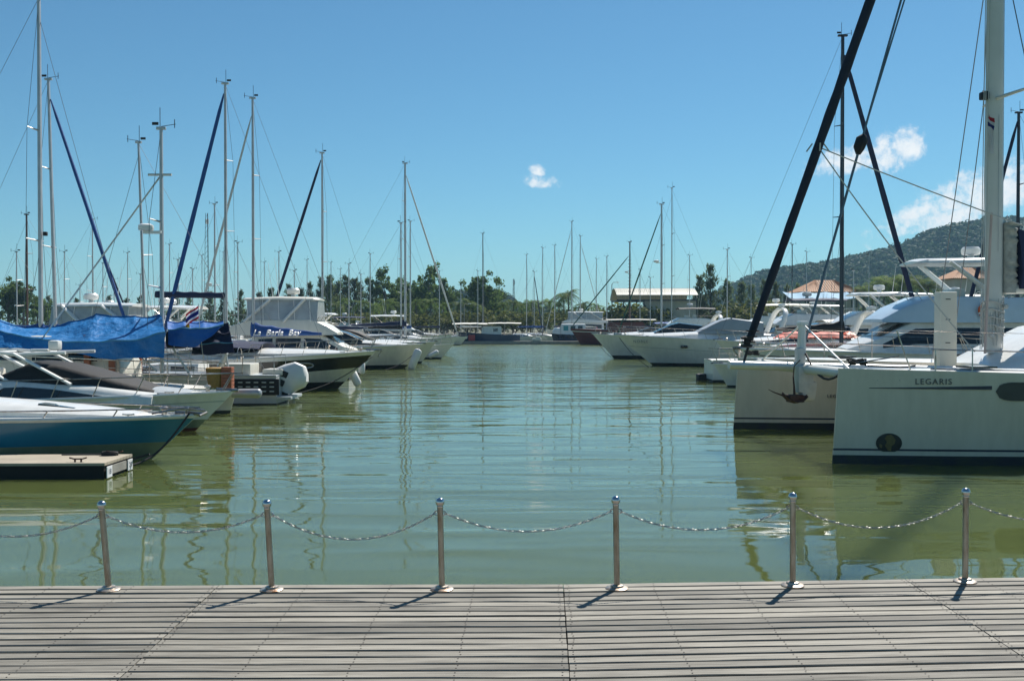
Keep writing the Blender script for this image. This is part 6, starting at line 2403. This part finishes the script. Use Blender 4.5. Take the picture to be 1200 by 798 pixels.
# mast with its foot bundle of ropes
xm = -((1168 - 600) / 1200 * 26.2 - midp.x)
hm = 20.4
bm = bmesh.new()
ss = []
for z, k in ((2.30, 1.0), (8, 1.0), (14, .96), (hm, .72)):
    ring = []
    for q in range(18):
        a = 2 * math.pi * q / 18
        ring.append(Vector((xm + .215 * k * math.cos(a) * (1 if math.cos(a) > 0 else 1.08), .125 * k * math.copysign(abs(math.sin(a)) ** .8, math.sin(a)), z)))
    ss.append(ring)
loft(bm, ss)
mast = finish("mast", bm, WMAST, cat, 60)
bm = bmesh.new()
tube(bm, [(xm - .245, 0, 2.6), (xm - .245, 0, hm * .96)], .018, 5)
for y in (1, -1):
    tube(bm, [(xm - .06, y * .128, 4.9), (xm - .06, y * .128, 8.4)], .008, 4)
finish("sail_track", bm, ALU, mast)
bm = bmesh.new()
for k in range(26):
    a = rnd.uniform(0, 6.28)
    x, y = xm + .27 * math.cos(a), .19 * math.sin(a)
    z0, z1 = rnd.uniform(2.4, 2.9), rnd.uniform(3.3, 3.9)
    tube(bm, [(x, y, z0), (x + rnd.uniform(-.03, .03), y + rnd.uniform(-.02, .02), (z0 + z1) / 2), (x * 1.0 + rnd.uniform(-.04, .02), y, z1)], .014, 5)
for k in range(5):
    z = 2.9 + .2 * k
    tube(bm, [(xm + .29 * math.cos(a * .5236), .21 * math.sin(a * .5236), z - .1 + .05 * math.sin(a)) for a in range(13)], .017, 5, cap=False)
for k in range(4):
    lathe(bm, [(.05, 0), (.07, .03), (.05, .1), (.06, .13)], (xm + .1 - .12 * k, -.0 + NS * .2, 2.75 + .25 * k), 8, rot=Matrix.Rotation(R(90), 3, 'X'))
finish("halyard_bundle", bm, ROPEW, mast)
bm = bmesh.new()
zl = P(1160, 110, 26.0).z
rbox(bm, (xm + .32, NS * .1, zl), (.2, .2, .2), .04)
tube(bm, [(xm + .2, NS * .06, zl + .12), (xm + .36, NS * .1, zl + .12)], .02, 5)
finish("deck_lamp", bm, RUBBER, mast)
for f, ln in ((.36, 1.35), (.66, 1.0)):
    z = lerp(2.3, hm, f)
    bm = bmesh.new()
    for sd in (1, -1):
        tube(bm, [(xm, sd * .1, z), (xm - .45, sd * ln, z + .1)], [.05, .03], 6)
    finish("spreader", bm, WMAST, mast)
# forestay furler
fa, fbp = Vector((.92, 0, 2.38)), Vector((xm + .1, 0, hm - .3))
bm = bmesh.new()
pts = [fa.lerp(fbp, .015 + .97 * k / 30) for k in range(31)]
tube(bm, pts, [.085 + .042 * math.sin(math.pi * min(1, k / 30 * .9 + .05)) + .008 * math.sin(k * 2.7) for k in range(31)], 12)
fs_ = finish("furled_sail", bm, mat("navy_black_sail_cover", (.010, .013, .028), .75, var=.4, vscale=3, bump=.6, bscale=8), cat)
bm = bmesh.new()
tube(bm, [Vector((.98, 0, 2.02)), fa.lerp(fbp, .03)], .035, 7)
lathe(bm, [(.10, 0), (.15, .03), (.15, .07), (.07, .09), (.07, .2), (.15, .22), (.15, .26), (.08, .3)], fa.lerp(fbp, .004), 14)
finish("furler_drum", bm, RUBBER, fs_)
bm = bmesh.new()
q = fa.lerp(fbp, .0)
for k in range(3):
    tube(bm, [fa.lerp(fbp, .012 + .008 * k) + Vector((.16 * math.cos(a * .6), .16 * math.sin(a * .6), 0)) for a in range(11)], .018, 5, cap=False)
finish("furling_line", bm, ROPED, fs_)
cl = fa.lerp(fbp, (P(968, 172, 26).z - 2.38) / (hm - .3 - 2.38))
wire("sheet_rope", cl, (-12.0, NS * 1.2, 3.5), .017, ROPEW, cat, .15)
wire("sheet_rope", cl, (xm + .8, NS * .6, 2.35), .017, ROPEW, cat, .12)
bm = bmesh.new()
for k in range(4):
    a = k * 1.57
    tube(bm, [cl + Vector((.15 * math.cos(a), .15 * math.sin(a), .08)), cl + Vector((.3 * math.cos(a), .12 * math.sin(a), -.12))], .02, 5)
finish("clew_knot", bm, ROPEW, fs_)
# inner stay with a snuffer lump
ia, ib = Vector((-.55, 0, 2.35)), Vector((xm + .15, 0, hm - .9))
dv = 0
zq = P(1022, 170, 26).z
tq = (zq - ia.z) / (ib.z - ia.z)
bm = bmesh.new()
tube(bm, [ia, ia.lerp(ib, tq * .5), ia.lerp(ib, tq)], .035, 6)
tube(bm, [ia.lerp(ib, tq), ib], .03, 6)
off = Vector((-.28, .1, 0))
tube(bm, [ia.lerp(ib, tq + .03), ib + off], .022, 6)
st = finish("inner_stay", bm, mat("blue_grey_rope", (.10, .16, .22), .6, var=.3), cat)
bm = bmesh.new()
cq = ia.lerp(ib, tq)
tube(bm, [cq - Vector((-.05, 0, .22)), cq - Vector((-.03, 0, .05)), cq + Vector((-.05, 0, .16)), cq + Vector((-.1, 0, .28))], [.06, .15, .16, .06], 8)
finish("snuffer", bm, BLACKC, st)
for sd in (1, -1):
    bm = bmesh.new()
    tube(bm, [(xm - .8, sd * (HALF - .1), 2.05), (xm - .45, sd * 1.35, lerp(2.3, hm, .36) + .1), (xm - .45, sd * 1.0, lerp(2.3, hm, .66) + .1), (xm, 0, hm - .4)], .014, 5)
    tube(bm, [(xm - .2, sd * (HALF - .1), 2.05), (xm, 0, lerp(2.3, hm, .62))], .014, 5)
    finish("shroud", bm, WIRE, cat)
# running lines beside the mast, courtesy flag
for k, px in enumerate((1147, 1150, 1155)):
    x = -((px - 600) / 1200 * 26.0 - midp.x)
    wire("halyard", (x + .02 * k, NS * .4, 2.4), (xm + .3 - .05 * k, NS * .25, hm - .6), .011, ROPEW, cat)
bm = bmesh.new()
x = -((1150 - 600) / 1200 * 26.0 - midp.x)
tube(bm, [(x - .05, NS * .42, 2.3), (x - .2, NS * .42, P(600, 250, 26).z)], .035, 6)
finish("whisker_pole", bm, mat("faded_pink_pole", (.55, .42, .38), .5), cat)
bm = bmesh.new()
zf0, zf1 = P(600, 134, 26).z, P(600, 176, 26).z
xf = -((1156 - 600) / 1200 * 26.0 - midp.x)
mats = [FRED, FWHITE, FBLUE]
gr = []
for k, a in enumerate((0, .12, .22, .34, 1.0)):
    gr.append([bm.verts.new((xf - .02 * j + .05 * math.sin(a * 6 + j), NS * (.42 + .03 * math.sin(j * 1.8)), lerp(zf0, zf1, a) - .03 * j)) for j in range(5)])
for k, mi in enumerate((0, 1, 2, 1)):
    for j in range(4):
        bm.faces.new((gr[k][j], gr[k][j + 1], gr[k + 1][j + 1], gr[k + 1][j])).material_index = mi
bmesh.ops.solidify(bm, geom=bm.faces[:], thickness=.006)
finish("courtesy_flag", bm, mats, cat, 0)
# boom and stack pack
bm = bmesh.new()
tube(bm, [(xm - .3, 0, 3.95), (xm - 6.0, 0, 4.1)], .14, 10)
finish("boom", bm, WMAST, cat)
bm = bmesh.new()
ss = []
for k in range(14):
    a = k / 13
    x = lerp(xm - .62, xm - 6.2, a)
    hgt = lerp(1.55, .45, a ** .7) * (1 + .04 * math.sin(k * 2.3))
    ss.append([Vector((x, y * lerp(.30, .2, a) * (1 + .06 * math.sin(k * 3 + q)), 3.95 + hgt * q)) for y, q in ((.75, 0), (1, .25), (.8, .6), (.25, 1), (-.25, 1), (-.8, .6), (-1, .25), (-.75, 0))])
loft(bm, ss)
finish("sail_bag", bm, NAVY, cat, 50)
bm = bmesh.new()
ss = []
for k in range(22):
    a = k / 21
    z = lerp(3.85, 5.65, a)
    wv = .07 * math.sin(k * 2.1) + .05 * math.sin(k * 3.7)
    ss.append([Vector((xm - .26 - .0 * a, -.12, z)), Vector((xm - .5 + wv, -.2 + wv * .5, z)), Vector((xm - .64 - wv, 0, z)), Vector((xm - .5 + wv, .2 + wv * .4, z)), Vector((xm - .26, .12, z))])
loft(bm, ss)
finish("folded_sail", bm, SAILCL, cat, 80)
# pulpits and life lines
for sd in (1, -1):
    b = HB[sd]
    bm = bmesh.new()
    for side in (1, -1):
        hts = [(.0, .36), (.95, .0)]
    out = sd
    for k, x in enumerate((-1.35, -2.0, -2.75, -4.3, -6.3, -8.4, -10.6)):
        t = -x / CAT_L
        y = out * (b.hb(t) - .08)
        z = b.zs(t)
        hh = .46 if k in (1, 2) else .86
        xr = .16 if k == 0 else 0
        tube(bm, [(x - xr, y, z - .02), (x + xr, y, z + hh)], .016, 6)
    tube(bm, [(-1.9, out * (b.hb(.13) - .08), b.zs(.13) + .46), (-6.3, out * (b.hb(.43) - .08), b.zs(.43) + .44)], .014, 5)
    tube(bm, [(-1.19, out * (b.hb(.1) - .1), b.zs(.1) + .86), (-4.3, out * (b.hb(.3) - .08), b.zs(.3) + .84), (-10.6, out * (b.hb(.73) - .08), b.zs(.73) + .82)], .006, 4)
    tube(bm, [(1.0 if False else -.3, out * .2, b.zs(0) + .12), (-1.25, out * (b.hb(.1) - .1), b.zs(.1) + .3)], .014, 5)
    tube(bm, [(-1.9, out * (b.hb(.13) - .08), b.zs(.13) + .04), (-10.0, out * (b.hb(.69) - .08), b.zs(.69) + .04)], .016, 5)
    finish("life_line", bm, STEEL, b.root)
    bm = bmesh.new()
    c = Vector((-.42, 0, b.zs(.03) + .12))
    for q in range(3):
        tube(bm, [c + Vector((.16 * math.cos(a * .6 + q) * (1 + .2 * math.sin(a * 2)), .13 * math.sin(a * .6), .03 * q + .03 * math.sin(a * 1.3))) for a in range(12)], .022, 6)
    tube(bm, [c + Vector((.2, 0, -.05)), c + Vector((.1, 0, 0)), c + Vector((-.1, 0, 0)), c + Vector((-.2, 0, -.05))], .02, 6)
    tube(bm, [c + Vector((-.2, .05, -.05)), c + Vector((-.9, .12, -.09)), c + Vector((-1.3, .0, -.06))], .018, 6)
    finish("bow_cleat_rope", bm, ROPED, b.root)
    bm = bmesh.new()
    box(bm, (-3.1, 0, b.zs(.2) + .09), (.62, .62, .035))
    finish("deck_hatch", bm, GLASS, b.root, 0)
wire("bridle_rope", (-.55, NS * .25, 2.3), (-.35, NS * (HALF - .55), 2.05), .03, ROPED, cat, .42)
# locker standing on the fore deck
c = P(1108, 375, 27.0)
lk = tag(empty("locker", (c.x, c.y, 1.90), rzc), "tall narrow white locker with three slots standing on the catamaran's foredeck by the mast", "locker")
bm = bmesh.new()
rbox(bm, (0, 0, 1.0), (.46, .34, 1.98), .02)
finish("body", bm, mat("cream_locker_paint", (.72, .68, .58), .5, var=.08), lk, 30)
for k, z in enumerate((.72, 1.33, 1.86)):
    bm = bmesh.new()
    rbox(bm, (.0 + .02, NS * .172, z - .06), (.13, .012, .022), .003)
    finish("slot", bm, RUBBER, lk)
for sd, px, py in ((1, 0, 0),):
    pass

# ================================================================== FLOATING PONTOON, LINES, FENDERS
pr = G(122, 561.5)
xr = pr.x
pon = tag(empty("floating_pontoon", (xr, 20.0, 0), R(1.5)), "low floating finger pontoon with dark sides and two white number tags on its end", "pontoon")
bm = bmesh.new()
pts = [(-9, 0), (.0, 0), (.06, 1.35), (-9, 1.35)]
lo = [bm.verts.new((x, y, -.35)) for x, y in pts]
hi = [bm.verts.new((x, y, .27)) for x, y in pts]
bm.faces.new(lo)
bm.faces.new(hi)
for k in range(4):
    bm.faces.new((lo[k], lo[(k + 1) % 4], hi[(k + 1) % 4], hi[k]))
finish("float", bm, PONTSIDE, pon, 0)
bm = bmesh.new()
nb_ = 9
for k in range(nb_):
    y0, y1 = 1.40 * k / nb_ - .03, 1.40 * (k + 1) / nb_ - .04
    x0, x1 = .0 + .045 * y0 + .03, .0 + .045 * y1 + .03
    vs0 = [(-9, y0), (x0, y0), (x1, y1), (-9, y1)]
    lo = [bm.verts.new((x, y, .272)) for x, y in vs0]
    hi = [bm.verts.new((x, y, .325)) for x, y in vs0]
    bm.faces.new(lo)
    bm.faces.new(hi)
    for q in range(4):
        bm.faces.new((lo[q], lo[(q + 1) % 4], hi[(q + 1) % 4], hi[q]))
finish("deck_boards", bm, PONT, pon, 0)
ed = Vector((.06, 1.35, 0)).normalized()
en = Vector((ed.y, -ed.x, 0))
ang = math.atan2(ed.y, ed.x)
bm = bmesh.new()
box(bm, Vector((0, 0, .15)) + ed * .68 + en * .02, (.72, .03, .17), rot=Matrix.Rotation(ang, 3, 'Z'))
finish("end_plate", bm, CONC, pon, 0)
for f, tx in ((.16, "18"), (1.20, "20")):
    bm = bmesh.new()
    box(bm, Vector((0, 0, .13)) + ed * f + en * .045, (.24, .02, .22), rot=Matrix.Rotation(ang, 3, 'Z'))
    tg = finish("number_tag", bm, LETW, pon, 0)
    text_part("tag_lettering", tx, .15, INK, tg, Vector((0, 0, .13)) + ed * f + en * .057, (R(90), 0, ang), .001)
for x, y in ((-.55, .14), (-.22, 1.2), (-4.5, .14)):
    bm = bmesh.new()
    tube(bm, [(x - .17, y, .41), (x - .08, y, .385), (x + .08, y, .385), (x + .17, y, .41)], .016, 6)
    for q in (-.06, .06):
        tube(bm, [(x + q, y, .32), (x + q, y, .39)], .02, 6)
    finish("cleat", bm, RUST, pon)
bm = bmesh.new()
for k in range(3):
    tube(bm, [(-.3 + .16 * math.cos(a * .6 + k), 1.15 + .1 * math.sin(a * .6 + k), .34 + .025 * k) for a in range(11)], .017, 5)
tube(bm, [(-.25, 1.15, .36), (-.6, 1.22, .34), (-1.3, 1.2, .34)], .017, 5)
o = finish("rope_coil", bm, ROPED, None, 60, (xr, 20.0, 0))
o.rotation_euler = (0, 0, R(1.5))
tag(o, "dark rope coiled by the rear cleat at the pontoon's end", "rope")
pb = P(222, 484, 22.9)
pe = G(172, 537.5, .0)
bm = bmesh.new()
tube(bm, [pb.lerp(Vector((pe.x, 21.55, .02)), k / 14) - Vector((0, 0, .30 * math.sin(math.pi * k / 14))) for k in range(15)] + [Vector((pe.x - .5, 21.5, .0)), Vector((-7.55, 21.3, .33))], .022, 6)
tag(finish("mooring_rope", bm, ROPED, None), "dark mooring rope hanging from the teal speedboat's bow down to the water", "rope")
pb2 = P(985, 420, 24)


def fender(px, py, Y, label, r=.16, ln=.62, tilt=0.0, m=None):
    c = P(px, py, Y)
    root = tag(empty("fender", c), label, "fender", "white fenders hung at the bows")
    root.rotation_euler = (0, R(tilt), 0)
    bm = bmesh.new()
    lathe(bm, [(.02, -ln / 2 - .02), (r * .7, -ln / 2 + .02), (r, -ln / 2 + .12), (r, ln / 2 - .14), (r * .75, ln / 2 - .03), (.05, ln / 2), (.04, ln / 2 + .08), (.01, ln / 2 + .09)], (0, 0, 0), 14)
    finish("body", bm, m or FWHITE, root)
    bm = bmesh.new()
    tube(bm, [(0, 0, ln / 2 + .05), (.0, 0.05, ln / 2 + .75)], .012, 5)
    finish("lanyard", bm, ROPEW, root)


fender(416, 443, 49.3, "white fender touching the water under the black banded cruiser's bow", .20, .8, -25)
fender(424, 431, 58, "small white fender hanging beyond the black banded cruiser's bow", .18, .7)
fender(486, 421, 71, "long white fender hanging slanted at the cream bow on the left", .27, 1.5, 22)
fender(508, 415, 92, "short white fender farthest along the left bows", .22, 1.0, 60)
for a_, b_, lb in ((P(436, 418, 49.2), P(352, 467, 45.6), "thin dark mooring rope from the black banded cruiser's bow back towards the launch"),
                   (P(492, 408, 72.3), P(452, 431, 69.5), "mooring rope from the cream bow of the cruiser beyond the black banded one"),
                   (P(726, 396, 77.8), P(760, 427, 75.0), "mooring rope from the long white motor yacht's bow down to the water"),
                   (P(700, 401, 93.7), P(722, 420, 91.0), "mooring rope from the bow just beyond the long white motor yacht")):
    b_.z = .02
    bm = bmesh.new()
    tube(bm, [a_.lerp(b_, k / 10) - Vector((0, 0, .25 * math.sin(math.pi * k / 10))) for k in range(11)], .022, 5)
    tag(finish("mooring_rope", bm, ROPED, None), lb, "rope")
# mooring piles between the boats
for px, Y, h, lb in ((806, 88, 1.9, "grey mooring pile left of the navy canopy"), (884, 68, 2.2, "grey mooring pile between the right hand cruisers")):
    pass

# ================================================================== POSTS AND CHAINS
PX = [(-77, 693, -83, 591), (127.5, 692.5, 118.5, 587), (318.5, 692.5, 312.5, 585.5), (518, 692, 515.5, 583.5), (723, 691, 721.5, 581.5), (929, 687.5, 929, 577.5), (1131, 683, 1132, 572), (1338, 679, 1341, 568)]
PLAB = ["steel bollard post off the left edge of the boardwalk", "leftmost steel chain post on the boardwalk, leaning left", "second steel chain post from the left", "third steel chain post from the left, left of the middle joint",
        "fourth steel chain post from the left, right of the middle joint", "steel chain post in front of the catamaran's far hull reflection", "rightmost steel chain post, below the lettered hull", "steel post off the right edge"]
tops = []
for (bx, by, tx, ty), lb in zip(PX, PLAB):
    base = G(bx, by - 1.2, DZ)
    tp = P(tx, ty, base.y)
    h = tp.z - DZ
    root = tag(empty("chain_post", (base.x, base.y, DZ + .004)), lb, "post", "steel posts with chains along the boardwalk edge")
    lean = Vector((tp.x - base.x, 0, h))
    top = lean
    bm = bmesh.new()
    lathe(bm, [(.094, 0), (.094, .006), (.085, .012), (.055, .016), (.05, .03), (.036, .034)], (0, 0, 0), 24)
    finish("base_flange", bm, mat("stained_steel_flange", (.52, .47, .40), .38, .8, var=.4, vscale=14, stain=(.22, .11, .06)), root)
    bm = bmesh.new()
    tube(bm, [Vector((0, 0, .01)), lean * .5, lean * ((h - .055) / h)], .0245, 16)
    finish("pole", bm, mat("brushed_post_steel", (.42, .38, .33), .33, .9, var=.35, vscale=5, stain=(.22, .15, .10), streak=4), root)
    bm = bmesh.new()
    c = lean * ((h - .036) / h)
    R_ = .037
    lathe(bm, [(.012, -.045), (.026, -.042), (.027, -.032)] + [(R_ * math.sin(a), -R_ * math.cos(a)) for a in [math.pi * (.22 + .76 * k / 12) for k in range(13)]], c, 20)
    finish("ball", bm, mat("polished_steel_ball", (.55, .54, .53), .14, 1.0, var=.1), root)
    bm = bmesh.new()
    cp = lean * ((h - .125) / h)
    for sd in (1, -1):
        tube(bm, [cp + Vector((sd * (.03 + .018 * math.cos(a * .628)), 0, .018 * math.sin(a * .628))) for a in range(11)], .0045, 5, cap=False)
    finish("eye", bm, STEEL, root)
    tops.append(Vector((base.x, base.y, DZ)) + cp)
SAG = [.15, .135, .205, .155, .165, .185, .17]
CLAB = ["chain running off the left edge from the leftmost post", "loose chain between the two left posts", "most slack chain, left of the middle posts", "chain between the two middle posts", "chain in front of the catamaran's reflection edge",
        "chain below the lettered hull", "chain running off the right edge"]
CHM = mat("galvanised_chain", (.42, .42, .40), .5, .75, var=.3, vscale=20)
for k in range(7):
    a, b = tops[k] + Vector((.045, 0, 0)), tops[k + 1] - Vector((.045, 0, 0))
    ln = (b - a).length
    sag = SAG[k]
    npt = 240
    pts = []
    for i in range(npt + 1):
        f = i / npt
        q = 2 * f - 1
        pts.append(a.lerp(b, f) - Vector((0, 0, sag * (1 - q * q))))
    cum = [0]
    for p, q in zip(pts, pts[1:]):
        cum.append(cum[-1] + (q - p).length)
    pit = .0205
    nl = int(cum[-1] / pit)
    bm = bmesh.new()
    j = 0
    for i in range(nl + 1):
        s_ = i * cum[-1] / nl
        while j < npt - 1 and cum[j + 1] < s_:
            j += 1
        c = pts[j].lerp(pts[j + 1], (s_ - cum[j]) / max(1e-6, cum[j + 1] - cum[j]))
        tdir = (pts[j + 1] - pts[j]).normalized()
        side = Vector((0, 1, 0)) if i % 2 else Vector((0, 0, 1))
        side = (side + Vector((0, .4 * math.sin(i), .4 * math.cos(i * 1.7)))).normalized()
        n_ = tdir.cross(side).normalized()
        s2 = n_.cross(tdir).normalized()
        ring = []
        for q in range(9):
            an = 2 * math.pi * q / 8
            ring.append(c + tdir * .0150 * math.cos(an) + s2 * .0080 * math.sin(an))
        tube(bm, ring, .0030, 4, cap=False)
    tag(finish("chain", bm, CHM, None, 60), CLAB[k], "chain", "chains between the boardwalk posts")
